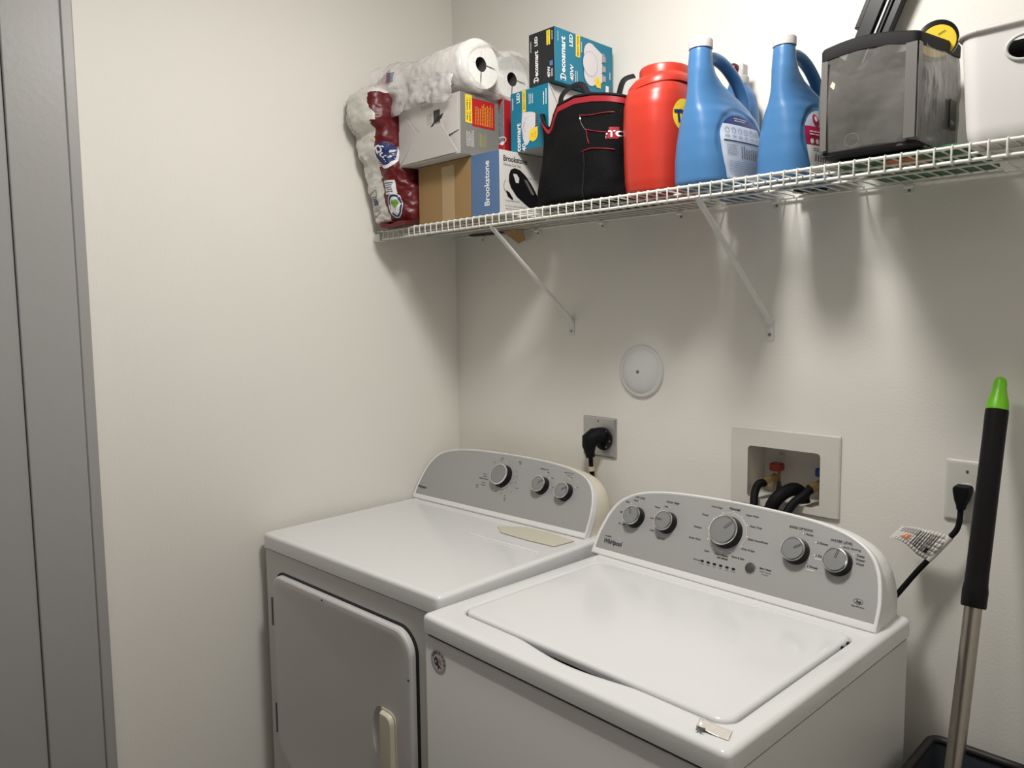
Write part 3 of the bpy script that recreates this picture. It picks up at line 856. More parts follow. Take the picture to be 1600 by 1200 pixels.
while x0 + 0.0254*(k+1) < XE:
    k += 1
    c_ = cw0.copy(); COL.objects.link(c_); c_.parent = shelf; c_.location.x = x0+0.0254*k
# wall clips, end bracket, braces
def clip(x, label):
    t = thing('shelf_clip', label, 'clip', (x, 0, S-0.004), group='wall clips under the wire shelf')
    b = MB(); b.box((-0.009, -0.003, -0.020), (0.009, 0, 0.0)); b.tube([(-0.008, -0.0095, -0.005), (0.008, -0.0095, -0.005)], 0.0055, 10); b.build('clip_body', wire_m, t, smooth=40)
    disc_screw(t, fc, 0.0, -0.014, 0.0035, 0.003)
for x, l in ((0.1379, 'small white wall clip under the shelf nearest the room corner'), (0.3862, 'small white wall clip under the shelf just right of the left brace'), (0.6334, 'small white wall clip under the shelf below the black tool bag'),
             (0.8870, 'small white wall clip under the shelf below the red tub'), (1.1433, 'small white wall clip under the shelf below the first blue jug'), (1.4280, 'small white wall clip under the shelf below the smoky vinyl bag')):
    clip(x, l)
eb = thing('shelf_end_bracket', 'small white end bracket holding the wire shelf on the left wall', 'bracket', (0, -0.318, S-0.016))
b = MB(); b.box((0.0, -0.016, -0.016), (0.004, 0.016, 0.012)); b.box((0.004, -0.012, -0.016), (0.030, -0.008, 0.004)); b.box((0.004, -0.012, -0.018), (0.030, 0.012, -0.015))
b.build('bracket_body', wire_m, eb, bevel=0.001)
def brace(x, zb, label):
    t = thing('shelf_brace', label, 'bracket', (x, 0, zb), group='diagonal braces of the wire shelf')
    zt = S-0.030-zb
    b = MB()
    top = Vector((0.0, YL-0.001, zt)); bot = Vector((0, -0.012, 0.042))
    b.tube([top+Vector((0, 0.0, 0.004)), top+Vector((0, 0.006, -0.006)), top.lerp(bot, 0.1), top.lerp(bot, 0.9), bot, (0, -0.004, 0.030)], [0.0055, 0.0065, 0.0066, 0.0066, 0.0075, 0.0085], 12, flat=0.85)
    b.build('strut', bracket_m, t, smooth=50)
    b = MB(fc); b.loft([[(u_, v_, w_) for u_, v_ in rrect(-0.0095, -0.012, 0.0095, 0.036, 0.004, 4, 4)] for w_ in (0, 0.0025)]); b.build('wall_plate', bracket_m, t)
    disc_screw(t, fc, 0, 0.002, 0.0045, 0.0025)
brace(0.5162, 1.4600, 'left diagonal white brace under the shelf above the dryer')
brace(1.1315, 1.4560, 'right diagonal white brace under the shelf above the washer')

# ------------------------------------------------------------------ boxes on the shelf
def carton(name, label, x0, y0, z0, x1, y1, z1, mats, cat='box'):
    """mats: front(-y), right(+x), top, bottom, other"""
    t = thing(name, label, cat, (x0, y0, z0))
    W_, D_, H_ = x1-x0, y1-y0, z1-z0
    b = MB()
    c = [(0,0,0),(W_,0,0),(W_,D_,0),(0,D_,0),(0,0,H_),(W_,0,H_),(W_,D_,H_),(0,D_,H_)]
    for q, m in (((0,1,5,4), mats[0]), ((1,2,6,5), mats[1]), ((4,5,6,7), mats[2]), ((0,3,2,1), mats[3]), ((2,3,7,6), mats[4]), ((3,0,4,7), mats[4])):
        b.use(m); b.quad(*[c[k] for k in q])
    o = b.build('carton', None, t, bevel=0.0012, seg=2)
    return t, W_, D_, H_
FR = lambda: plane((0, 0, 0), (1, 0, 0), (0, 0, 1))
def RT(W_): return plane((W_, 0, 0), (0, 1, 0), (0, 0, 1))
Z0 = S+0.0005
# brown cardboard
t, W_, D_, H_ = carton('cardboard_box', 'plain brown cardboard box with a strip of clear tape at the left of the shelf', 0.207, -0.313, Z0, 0.4335, -0.06, 1.9330, [cardboard]*5)
b = MB(FR()); b.use(tape_m); b.rect(0.106, 0.0, 0.160, H_-0.012, 0.0002); b.build('tape', None, t)
# Brookstone
t, W_, D_, H_ = carton('car_vacuum_box', 'small blue and white car vacuum box standing left of the tool bag', 0.4365, -0.3150, Z0, 0.5460, -0.1420, 1.9335, [slateblue, whitecard, whitecard, whitecard, slateblue])
b = MB(FR()); b.use(whiteink); b.text('Brookstone', 0.0270, 0.062, H_/2, 0.0002, rot=PI/2, bold=0.022, sx=0.90)
b.build('front_print', None, t); b = MB(RT(W_)); b.use(ink); b.text('Brookstone', 0.0200, 0.014, H_-0.020, 0.0002, 'l', 0.022, sx=0.93); b.use(greyink); b.text('Deluxe Car Vac', 0.0100, 0.014, H_-0.035, 0.0002, 'l')
b.text('Easy-to-use cordless', 0.0050, 0.118, H_-0.062, 0.0002)
b.text('2 Long Attachments', 0.0065, 0.018, 0.034, 0.0002, 'l'); b.text('For home and auto vehicles and', 0.0058, 0.020, 0.0205, 0.0002, 'l'); b.text('small cars, vans and more', 0.0058, 0.020, 0.013, 0.0002, 'l')
b.use(black)
vp = [(0.034, 0.100), (0.040, 0.113), (0.054, 0.119), (0.074, 0.116), (0.095, 0.104), (0.118, 0.083), (0.140, 0.056), (0.150, 0.032), (0.140, 0.020), (0.118, 0.017), (0.092, 0.030), (0.062, 0.046), (0.040, 0.068), (0.033, 0.084)]
b.poly(*[(u_, v_, 0.0004) for u_, v_ in vp])
b.use(whitecard); b.poly((0.048, 0.104, 0.0006), (0.062, 0.104, 0.0006), (0.071, 0.094, 0.0006), (0.069, 0.082, 0.0006), (0.058, 0.082, 0.0006))
b.use(greyink); b.poly((0.088, 0.094, 0.0006), (0.100, 0.092, 0.0006), (0.128, 0.058, 0.0006), (0.118, 0.056, 0.0006))
for i in range(9): 
    a = R(120+i*20); a2 = R(120+(i+1)*20)
    b.poly((0.028+0.014*math.cos(a), 0.070+0.018*math.sin(a), 0.0003), (0.028+0.0125*math.cos(a), 0.070+0.0165*math.sin(a), 0.0003), (0.028+0.0125*math.cos(a2), 0.070+0.0165*math.sin(a2), 0.0003), (0.028+0.014*math.cos(a2), 0.070+0.018*math.sin(a2), 0.0003))
b.use(black); b.poly((0.022, 0.060, 0.0004), (0.034, 0.055, 0.0004), (0.048, 0.040, 0.0004), (0.045, 0.036, 0.0004), (0.028, 0.044, 0.0004))
b.build('printing', None, t)
# grey and white flap box
GX1 = 0.4384
t, W_, D_, H_ = carton('grey_printed_box', 'opened white-ended grey box with yellow and red label lying on the cardboard box', 0.172, -0.352, 1.9345, GX1, -0.212, 2.0930, [whitecard, greycard, greycard, whitecard, greycard])
b = MB(RT(W_)); b.use(yellow); b.rect(0.018, H_-0.076, 0.042, H_-0.004, 0.0002)
b.use(redprint); b.rect(0.042, H_-0.082, 0.124, H_-0.010, 0.0002)
b.use(ink); b.text('• 2 fittings, 12 feet', 0.0078, 0.0255, H_-0.041, 0.0004, rot=-PI/2, bold=0.02); b.text('• 2 étages, 12 pieds', 0.0078, 0.0350, H_-0.041, 0.0004, rot=-PI/2, bold=0.02)
b.use(yellow); b.squig(0.050, H_-0.076, 0.118, H_-0.018, 11, 0.0004, True, 0.25, 3)
b.use(whiteink); b.squig(0.020, 0.022, 0.048, 0.066, 6, 0.0003, True, 0.3, 5)
b.use(mat('olive_print', (0.42, 0.42, 0.10), 0.5)); b.squig(0.062, 0.026, 0.092, 0.064, 6, 0.0003, True, 0.3, 6)
b.build('side_print', None, t); b = MB(FR()); b.use(ink)
for i in range(12): b.rect(0.158+i*0.0022, H_-0.063, 0.1592+i*0.0022+0.0006*(i % 3), H_-0.030, 0.0003)
b.rect(0.156, H_-0.066, 0.186, H_-0.065, 0.0003)
b.use(greyink); b.squig(0.104, H_-0.020, 0.165, H_-0.008, 3, 0.0003, False, 0.25, 9)
for i in range(2):
    for j in range(3): b.ering(0.134+i*0.011, H_-0.040-j*0.010, 0.0035, 0.0035, 0.0006, 0.0003, 12)
b.build('printing', None, t)
# flaps: dark opening wedge + folded flaps on the white end
b = MB(FR()); b.use(darkgap); b.poly((0.140, 0.086, 0.0003), (0.172, 0.108, 0.0003), (0.200, 0.116, 0.0003), (0.192, 0.104, 0.0003), (0.160, 0.095, 0.0003), (0.146, 0.076, 0.0003))
b.build('gap', None, t)
b = MB()
def flapn(name, P, m=whitecard, th=0.0012):
    bb = MB(); bb.use(m)
    P = [Vector(p) for p in P]
    nn = (P[1]-P[0]).cross(P[2]-P[0]).normalized()*th
    bb.loft([[tuple(p) for p in P], [tuple(p+nn) for p in P]])
    bb.build(name, None, t)
flapn('flap', [(0.000, -0.001, 0.098), (0.030, -0.0015, 0.140), (0.096, -0.010, 0.077), (0.0, -0.0012, 0.001)])
flapn('flap', [(0.010, -0.003, 0.004), (0.096, -0.011, 0.077), (0.160, -0.014, 0.082), (0.206, -0.016, 0.086), (0.262, -0.006, 0.004)])
flapn('flap', [(0.262, -0.0015, 0.062), (0.262, -0.0018, 0.150), (0.214, -0.003, 0.072), (0.216, -0.004, 0.052)])
# patterned box behind
t, W_, D_, H_ = carton('patterned_box', 'narrow dark red box with a grey knitted picture squeezed between grey box and teal box', 0.300, -0.2100, 1.9345, 0.4565, -0.045, 2.0940, [meshp, redprint, redprint, redprint, redprint])
b = MB(FR()); b.use(redprint); b.poly((0.120, 0.090, 0.0003), (0.146, 0.152, 0.0003), (0.154, 0.162, 0.0003), (0.110, 0.163, 0.0003), (0.105, 0.1, 0.0003)); b.rect(0.10, 0.0, 0.1562, 0.048, 0.0003)
b.use(whiteink); b.ering(0.146, 0.052, 0.020, 0.010, 0.0025, 0.0004, 20); b.ell(0.150, 0.044, 0.008, 0.005, 0.0005)
b.use(greyink)
for i in range(7): b.rect(0.126+i*0.0045, 0.06, 0.1268+i*0.0045, 0.15, 0.0004)
b.build('printing', None, t)

def bulbpic(b, cu, cv, sc_, z_, nb=3):
    """three round-headed bulbs side on, bases pointing right (+u)"""
    for i in range(nb):
        oy = (nb-1)/2-i
        b.use(mat('bulb_white', (0.66, 0.64, 0.66), 0.5) if 'bulb_white' not in bpy.data.materials else bpy.data.materials['bulb_white'])
        zz = z_+0.00015*i; zp = zz+0.00005
        vv = cv+oy*0.024*sc_
        b.ell(cu, vv, 0.026*sc_, 0.027*sc_, zz, 28)
        b.poly((cu+0.005*sc_, vv+0.026*sc_, zp), (cu+0.005*sc_, vv-0.026*sc_, zp), (cu+0.046*sc_, vv-0.010*sc_, zp), (cu+0.046*sc_, vv+0.010*sc_, zp))
        b.use(greyink); b.rect(cu+0.046*sc_, vv-0.008*sc_, cu+0.060*sc_, vv+0.008*sc_, zz+0.0001)
        b.use(whiteink)
        for k in range(3): b.rect(cu+(0.048+k*0.004)*sc_, vv-0.007*sc_, cu+(0.0495+k*0.004)*sc_, vv+0.007*sc_, zz+0.0003)
        b.use(greyink); b.ering(cu, vv, 0.0265*sc_, 0.0275*sc_, 0.0006, zz+0.0003, 30, R(60), R(300))
# lower teal carton
t, W_, D_, H_ = carton('light_bulb_box', 'teal light bulb box with three bulbs pictured, lower of the two stacked bulb boxes', 0.5230, -0.2500, 1.9345, 0.6586, -0.022, 2.0860, [teal, whitecard, whitecard, whitecard, teal])
b = MB(FR()); b.use(whiteink); b.text('cosmart', 0.0215, 0.029, 0.0, 0.0003, 'l', 0.03, rot=PI/2)
b.text('LED', 0.0150, 0.0290, 0.1230, 0.0003, 'l', 0.03, rot=PI/2); b.text('40', 0.020, 0.049, -0.002, 0.0003, 'l', 0.02, rot=PI/2)
b.squig(0.006, 0.108, 0.012, 0.140, 2, 0.0003, True, 0.4, 2); b.squig(0.066, 0.113, 0.084, 0.140, 3, 0.0003, True, 0.35, 2); b.squig(0.115, 0.102, 0.132, 0.142, 2, 0.0003, True, 0.35, 4)
b.use(yellow); b.rect(0.044, 0.097, 0.057, H_-0.0015, 0.0003); b.use(ink); b.text('BRIGHT WHITE', 0.0062, 0.0505, 0.124, 0.0005, rot=PI/2, bold=0.03)
bm_ = mat('bulb_white', (0.66, 0.64, 0.66), 0.5); b.use(bm_)
b.poly((0.044, 0.097, 0.0005), (0.078, 0.092, 0.0005), (0.092, 0.086, 0.0005), (0.090, 0.055, 0.0005), (0.080, 0.046, 0.0005), (0.072, 0.025, 0.0005), (0.062, 0.012, 0.0005), (0.054, 0.012, 0.0005), (0.046, 0.028, 0.0005), (0.040, 0.06, 0.0005))
b.use(greyink)
for k in range(6): b.rect(0.090, 0.056+k*0.0055, 0.100, 0.0595+k*0.0055, 0.0006)
for k in range(2): b.ering(0.078-k*0.004, 0.062-k*0.012, 0.030, 0.026, 0.0007, 0.0006, 20, R(130), R(220))
b.use(yellow); b.ell(0.083, 0.034, 0.0155, 0.0165, 0.0007); b.rect(0.083, 0.030, 0.0985, 0.052, 0.0007); b.use(orange); b.text('12', 0.010, 0.080, 0.034, 0.0010, bold=0.02, rot=PI/2); b.text('BULBS', 0.0055, 0.090, 0.034, 0.0010, bold=0.02, rot=PI/2)
b.build('front_print', None, t); b = MB(RT(W_)); b.use(greyink); b.poly((0.001, H_-0.002, 0.0003), (0.003, H_-0.002, 0.0003), (0.046, H_-0.063, 0.0003), (0.044, H_-0.063, 0.0003))
b.build('printing', None, t)
# upper teal/black carton
t, W_, D_, H_ = carton('light_bulb_box', 'light bulb box with black end and teal side on top of the bulb box stack', 0.5914, -0.2500, 2.0870, 0.6795, -0.020, 2.2170, [blackcard, teal, teal, teal, teal])
b = MB(FR()); b.use(whiteink)
b.text('ecosmart', 0.0190, 0.0260, 0.0230, 0.0003, 'l', 0.03, rot=PI/2, sx=0.85)
b.ering(0.0255, 0.0130, 0.0085, 0.0080, 0.0022, 0.0003, 20, R(-50), R(230)); b.rect(0.017, 0.0115, 0.034, 0.0140, 0.0003)
b.text('LED', 0.0135, 0.0260, 0.0970, 0.0003, 'l', 0.03, rot=PI/2); b.text('40W', 0.0130, 0.0690, 0.0110, 0.0003, 'l', 0.02, rot=PI/2)
b.squig(0.006, 0.085, 0.010, 0.112, 1, 0.0003, True, 0.4, 2); b.squig(0.076, 0.012, 0.084, 0.036, 2, 0.0003, True, 0.3, 3); b.squig(0.078, 0.100, 0.083, 0.124, 1, 0.0003, True, 0.4, 5)
b.use(yellow); b.rect(0.062, 0.090, 0.074, 0.125, 0.0003); b.use(ink); b.text('BRIGHT WHITE', 0.0048, 0.068, 0.1075, 0.0005, rot=PI/2, bold=0.03)
b.use(slateblue); b.rect(0.072, 0.038, 0.083, 0.050, 0.0003)
b.build('front_print', None, t); b = MB(RT(W_)); b.use(whiteink)
b.text('ecosmart', 0.0245, 0.0300, 0.0260, 0.0003, 'l', 0.03, rot=PI/2, sx=0.93)
b.ering(0.0310, 0.0135, 0.0110, 0.0100, 0.0028, 0.0003, 20, R(-50), R(230)); b.rect(0.020, 0.0115, 0.042, 0.0148, 0.0003)
b.text('LED', 0.0175, 0.0610, 0.0950, 0.0003, 'l', 0.03, rot=PI/2); b.text('40W', 0.0190, 0.0640, 0.0120, 0.0003, 'l', 0.02, rot=PI/2)
b.squig(0.076, 0.012, 0.088, 0.046, 2, 0.0003, True, 0.3, 3); b.squig(0.010, 0.098, 0.014, 0.122, 1, 0.0003, True, 0.4, 2)
b.use(yellow); b.rect(0.079, 0.075, 0.096, H_-0.001, 0.0003); b.use(ink); b.text('BRIGHT WHITE', 0.0070, 0.0875, 0.102, 0.0005, rot=PI/2, bold=0.03)
b.use(whiteink); b.squig(0.099, 0.090, 0.104, 0.122, 1, 0.0003, True, 0.4, 8); b.squig(0.186, 0.086, 0.196, 0.110, 2, 0.0003, True, 0.35, 8); b.squig(0.214, 0.045, 0.222, 0.066, 1, 0.0003, True, 0.4, 9)
bulbpic(b, 0.138, 0.067, 1.05, 0.0003)
b.use(bm_); b.ell(0.136, 0.068, 0.030, 0.031, 0.0010); b.use(greyink); b.ering(0.136, 0.068, 0.030, 0.031, 0.0006, 0.0012, 36)
b.use(yellow); b.ell(0.166, 0.028, 0.0125, 0.0125, 0.0012); b.rect(0.160, 0.014, 0.1785, 0.028, 0.0012)
b.use(orange); b.text('3', 0.010, 0.166, 0.028, 0.0016, bold=0.02)
b.use(whiteink); b.rect(0.200, 0.008, 0.213, 0.026, 0.0003); b.use(greyink); b.rect(0.215, 0.008, 0.224, 0.024, 0.0003)
b.build('printing', None, t)

# ------------------------------------------------------------------ wrapped paper packs (left end)
pk = thing('paper_towel_pack', 'tall bulging white and maroon plastic-wrapped paper pack leaning at the left end of the shelf', 'paper pack', (0.0, -0.25, Z0+0.004))
b = MB()
def blob(cx, cy, cz, hx, hy, hz, e=3.2, n=36):
    rr_ = []
    for k in range(13):
        ph = -PI/2+PI*k/12
        s_ = math.copysign(abs(math.sin(ph))**(2/e), ph); c_ = max(0.02, math.cos(ph)**(2/e))
        rr_.append(selps(cx, cy, hx*c_, hy*c_, cz+hz*s_, n, e))
    b.loft(rr_)
blob(0.106, -0.000, 0.066, 0.097, 0.103, 0.068, 4.5)
blob(0.098, -0.010, 0.162, 0.090, 0.110, 0.078, 4.5)
blob(0.088, -0.035, 0.248, 0.082, 0.124, 0.078, 4.5)
blob(0.086, -0.060, 0.322, 0.082, 0.132, 0.066, 4)
blob(0.066, -0.060, 0.372, 0.056, 0.090, 0.038)
b.loft([selps(0.098-0.02*t_, -0.002-0.060*t_, 0.086-0.006*t_, 0.098+0.020*t_, 0.015+0.345*t_, 36, 4.5) for t_ in (0, 0.25, 0.5, 0.75, 1.0)])
def pickc(c, n):
    if c.z > 0.372: return 0
    wob = 0.006*math.sin(c.z*70)+0.005*math.sin(c.z*23+1)
    if c.z > 0.285:
        edge = 0.136+(0.37-c.z)*0.1+wob
        return 1 if (c.x > edge and c.z < 0.352+0.2*(c.x-0.1)) else 0
    if c.z < 0.135: edge = 0.112
    elif c.z < 0.165: edge = 0.120
    else: edge = 0.128 if c.z < 0.23 else 0.134
    if c.z < 0.012: return 1
    return 1 if c.x > edge+wob*0.6 else 0
pack = remeshed(b, 'wrapped_pack', [packwhite, maroon], pk, 0.0045, 0.0045, 24, pickc, 3)
fp = projector(pack, (0.0, -0.12, 0.0), (1, 0, 0), (0, 0, 1), (0, 1, 0), 0.0009)
b = MB(fp); b.fine = True
b.use(navy)
def outline(P, t):
    n = len(P)
    for i in range(n):
        a_ = Vector(P[i]); c_ = Vector(P[(i+1) % n]); d_ = (c_-a_); d_.normalize(); q = Vector((-d_.y, d_.x))*t
        for k in range(4):
            p_ = a_.lerp(c_, k/4); p2 = a_.lerp(c_, (k+1)/4)
            b.quad((*(p_-q), 0), (*(p2-q), 0), (*(p2+q), 0), (*(p_+q), 0))
outline([(0.036, 0.096), (0.078, 0.105), (0.074, 0.040), (0.040, 0.030)], 0.0009)
outline([(0.036, 0.096), (0.040, 0.030), (0.028, 0.050), (0.026, 0.078)], 0.0007)
for i in range(12): b.rect(0.045+i*0.0024, 0.062, 0.0461+i*0.0024+0.0006*(i % 3), 0.088, 0, 1, 3)
b.squig(0.045, 0.044, 0.072, 0.058, 4, 0, False, 0.3, 2)
b.use(greyink)
b.squig(0.055, 0.140, 0.080, 0.158, 5, 0, True, 0.25, 3)
b.squig(0.044, 0.172, 0.066, 0.205, 4, 0, True, 0.25, 4)
b.squig(0.020, 0.250, 0.060, 0.320, 8, 0, True, 0.22, 5)
b.squig(0.018, 0.335, 0.036, 0.362, 4, 0, True, 0.3, 6)
b.build('package_print', None, pk)
b = MB(fp); b.fine = True
b.use(whiteink); b.rect(0.124, 0.086, 0.160, 0.124, 0.0001, 4, 4)
b.use(navy); b.squig(0.127, 0.090, 0.157, 0.120, 5, 0.0005, False, 0.45, 8)
b.use(whiteink); b.ell(0.149, 0.053, 0.0265, 0.034, 0.0002, 30); b.use(navy); b.ering(0.149, 0.053, 0.0245, 0.0315, 0.0055, 0.0006, 40, R(-140), R(170))
b.use(green); b.ell(0.149, 0.058, 0.010, 0.010, 0.0010, 16); b.ell(0.143, 0.062, 0.007, 0.008, 0.0012, 14); b.ell(0.155, 0.062, 0.007, 0.008, 0.0012, 14); b.rect(0.1480, 0.040, 0.1500, 0.052, 0.0010)
b.use(pinkred); b.squig(0.127, 0.044, 0.132, 0.070, 1, 0.0009, True, 0.6, 3)
b.build('package_badge', None, pk)
b = MB(fp); b.fine = True
b.use(whiteink); b.ell(0.146, 0.190, 0.026, 0.034, 0.0002, 30, rot=R(-12))
b.use(navy); b.ell(0.147, 0.196, 0.021, 0.031, 0.0007, 30, rot=R(-12))
b.use(whiteink); b.text('Quil', 0.026, 0.146, 0.198, 0.0012, bold=0.03, rot=R(-62))
b.use(maroon); b.squig(0.122, 0.165, 0.142, 0.180, 3, 0.0012, False, 0.4, 4)
b.build('brand_badge', None, pk)
b = MB(); b.use(maroon)
q = [(0.035, -0.085, 0.004), (0.075, -0.110, 0.0), (0.120, -0.108, -0.004), (0.190, -0.100, 0.002)]
P = smoothpath(q, 5)
b.loft([[tuple(p+Vector((0, 0.0, -0.004))), tuple(p+Vector((0, 0.030, 0.002))), tuple(p+Vector((0, 0.030, 0.010))), tuple(p+Vector((0, 0.0, 0.008*(1+0.3*math.sin(p.x*90)))))] for p in P])
b.build('wrapper_fold', None, pk, smooth=40)

# film wrapped rolls on top of the boxes
tr = thing('toilet_roll_pack', 'two large white paper rolls in clear crinkled film on top of the grey box', 'paper rolls', (0.19, -0.22, 2.0990))
RZ = 0.0690
def roll(y, x0_, x1_):
    b = MB()
    b.use(roll_m)
    b.lathe([(0.019, x0_+0.002), (0.062, x0_), (0.0665, x0_+0.006), (0.0675, (x0_+x1_)/2), (0.0665, x1_-0.006), (0.062, x1_), (0.019, x1_-0.001)], 44, (0, y, RZ), 'x', False, False)
    b.use(core_m)
    b.lathe([(0.019, x1_-0.001), (0.0185, x1_-0.04), (0.0001, x1_-0.04)], 28, (0, y, RZ), 'x', False, True)
    b.lathe([(0.0001, x0_+0.03), (0.0185, x0_+0.03), (0.019, x0_+0.002)], 28, (0, y, RZ), 'x', False, False)
    b.build('roll', None, tr, smooth=40, weld=True)
roll(-0.072, 0.015, 0.268); roll(0.078, -0.03, 0.232)
b = MB(); b.smooth = True
nx_, na = 74, 90
rows = []
for i in range(nx_+1):
    t = i/nx_
    x = 0.276-0.37*t
    g = min(1, max(0, (t-0.56)/0.44)); g = g*g*(3-2*g)
    e0 = math.sqrt(max(0.62, 1-max(0, 1-t/0.045)**2))
    cy_ = 0.003-0.105*g; cz_ = RZ-0.006+0.016*g
    hy_ = (0.150-0.085*g)*e0; hz_ = (0.073-0.022*g)*e0
    row = []
    for k in range(na):
        a = 2*PI*k/na
        y = cy_+hy_*math.copysign(abs(math.cos(a))**0.8, math.cos(a)); z_ = cz_+hz_*math.copysign(abs(math.sin(a))**0.8, math.sin(a))
        # valley between the two rolls
        if math.sin(a) > 0: z_ -= 0.018*math.exp(-((y-0.003)/0.03)**2)*(1-g)
        q = Vector((x*24, y*24, z_*24))
        d = 0.0045*noise.noise(q)+0.0035*noise.noise(q*2.2)-0.003*abs(noise.noise(q*1.5))
        d += g*0.014*noise.noise(q*0.9+Vector((3, 0, 0)))
        y += (y-cy_)/max(hy_, .01)*(d+0.004); z_ += (z_-cz_)/max(hz_, .01)*(d+0.004)
        z_ = max(z_, -0.004 + 0.003*noise.noise(q)) if t < 0.62 else z_
        row.append((x+0.004*noise.noise(q*1.1), y, z_))
    rows.append(row)
def capr(r0_, dx_):
    c_ = Vector([sum(p[i] for p in r0_)/len(r0_) for i in range(3)])
    return [[tuple(Vector(p).lerp(c_, f_)+Vector((dx_*f_+0.0015*noise.noise(Vector(p)*60*f_), 0, 0))) for p in r0_] for f_ in (0.25, 0.5, 0.75, 0.97)]
b.loft(rows+capr(rows[-1], -0.01), False, True)
wrapper = b.build('film_wrapper', film_m, tr, smooth=80)
def addskirt(name, P, m, dz=0.0):
    bb = MB(); bb.smooth = True
    bb.use(m)
    n_ = len(P)
    ids = [[bb.V(p) for p in row] for row in P]
    for a_, c_ in zip(ids, ids[1:]):
        for k in range(len(a_)-1): bb.F((a_[k], c_[k], c_[k+1], a_[k+1]))
    o_ = bb.build(name, None, tr, smooth=60)
    sd = o_.modifiers.new('s', 'SOLIDIFY'); sd.thickness = 0.0005
    return o_
# torn film hem hanging over the grey box, with crinkles
rows = []
for i in range(41):
    t = i/40
    x = -0.06+0.30*t
    row = []
    hang = 0.046+0.012*math.sin(t*9)+0.010*noise.noise(Vector((t*14, 0, 3)))
    for j in range(13):
        s_ = j/12
        q = Vector((x*26, s_*3.4, 1.5))
        y = -0.148-0.006*s_-0.0 + 0.010*noise.noise(q)+0.006*noise.noise(q*2.1)
        z_ = 0.055-s_*(0.050+hang*0.55)+0.004*noise.noise(q*1.3)
        row.append((x, y, z_))
    rows.append(row)
addskirt('film_hem', rows, film_m)
fpj = projector(wrapper, (0, -0.1, 0), (1, 0, 0), (0, 0, 1), (0, 1, 0), 0.0015)
b = MB(fpj); b.fine = True; b.use(navy)
for k in range(7): b.rect(-0.030, 0.092-k*0.0042, -0.006, 0.094-k*0.0042, 0, 3, 1)
b.use(greyink); b.squig(0.20, 0.012, 0.235, 0.030, 3, 0, False, 0.3, 3)
b.use(pinkred); b.squig(0.06, 0.006, 0.13, 0.016, 2, 0, False, 0.25, 7)
b.build('film_print', None, tr)
# maroon torn corner of the film
rows = []
for i in range(13):
    t = i/12
    row = []
    for j in range(7):
        s_ = j/6
        q = Vector((t*5, s_*5, 0))
        row.append((-0.150+0.080*t, -0.150+0.03*t+0.004*noise.noise(q), 0.066+0.058*t-s_*(0.010+0.032*t)+0.003*noise.noise(q*2)))
    rows.append(row)
addskirt('torn_corner', rows, mat('maroon_print_film', (0.30, 0.03, 0.045), 0.25, alpha=0.93))

# ------------------------------------------------------------------ black tool bag
tb = thing('tool_bag', 'soft black tool bag with dark red piping beside the red tub', 'tool bag', (0.779, -0.187, Z0))
def ztop(x, y):
    base = 0.236+0.012*math.sin((x+0.15)*9)
    dip = 0.052*math.exp(-((x+0.088)/0.026)**2)*max(0, min(1, (-y+0.03)/0.08))
    lift = 0.006*max(0, min(1, (-x-0.1)/0.03))*max(0, min(1, y/0.05))
    return base - dip + lift - 0.016*max(0, x-0.02)/0.1
tabT = [(0.0, 0.1180, 0.100, -0.004), (0.03, 0.1270, 0.126, -0.006), (0.10, 0.1240, 0.126, -0.002), (0.30, 0.1180, 0.122, 0.002), (0.55, 0.1180, 0.116, 0.001), (0.8, 0.1220, 0.108, -0.001), (1.0, 0.1260, 0.100, -0.002)]
def bagpt(a, t, shrink=0.0):
    hx_, hy_, ox = lerp_tab(tabT, t)
    hx_ *= 1.06
    c_, s_ = math.cos(a), math.sin(a)
    ex = 2/(4.0+1.4*t)
    x = (hx_-shrink)*math.copysign(abs(c_)**ex, c_); y = (hy_-shrink)*math.copysign(abs(s_)**ex, s_)
    zt = ztop(x, y)
    z_ = zt*t
    q = Vector((x*11, y*11, z_*9))
    d = (0.010*noise.noise(q)+0.006*noise.noise(q*2.2+Vector((4, 1, 0))))*min(1, t*6)*(1-0.4*t)
    nx2, ny2 = x/max(hx_, .01), y/max(hy_, .01)
    return Vector((x+ox+nx2*d, y+ny2*d, z_))
b = MB(); b.smooth = True
NA, NT = 110, 40
rings = [[tuple(bagpt(2*PI*k/NA, j/NT)) for k in range(NA)] for j in range(NT+1)]
rings += [[tuple(bagpt(2*PI*k/NA, 1.0, 0.004)) for k in range(NA)], [tuple(bagpt(2*PI*k/NA, 0.85, 0.006)) for k in range(NA)], [tuple(bagpt(2*PI*k/NA, 0.45, 0.02)) for k in range(NA)]]
b.loft(rings, True, True)
bagb = b.build('bag_body', fabric, tb, smooth=60)
rim = [bagpt(2*PI*k/80, 1.0) for k in range(81)]
b = MB(); b.tube([p+Vector((0, 0, 0.001)) for p in rim], 0.0036, 8, cap=False); b.build('rim_binding', fabric2, tb, smooth=60)
b = MB(); b.smooth = True
lo = [bagpt(2*PI*k/80, 0.93) for k in range(81)]; hi = [bagpt(2*PI*k/80, 0.985) for k in range(81)]
def outw(p, d):
    q = Vector((p.x-0.004, p.y, 0)).normalized(); return tuple(p+q*d)
ids = [[b.V(outw(p, d)) for p in L_] for L_, d in ((lo, -0.001), (lo, 0.002), (hi, 0.0025), (hi, -0.001))]
for a_, c_ in zip(ids, ids[1:]):
    for k in range(80): b.F((a_[k], a_[k+1], c_[k+1], c_[k]))
b.build('red_trim_band', redpipe, tb, smooth=60)
fpb = projector(bagb, (0, -0.2, 0), (1, 0, 0), (0, 0, 1), (0, 1, 0), 0.0006)
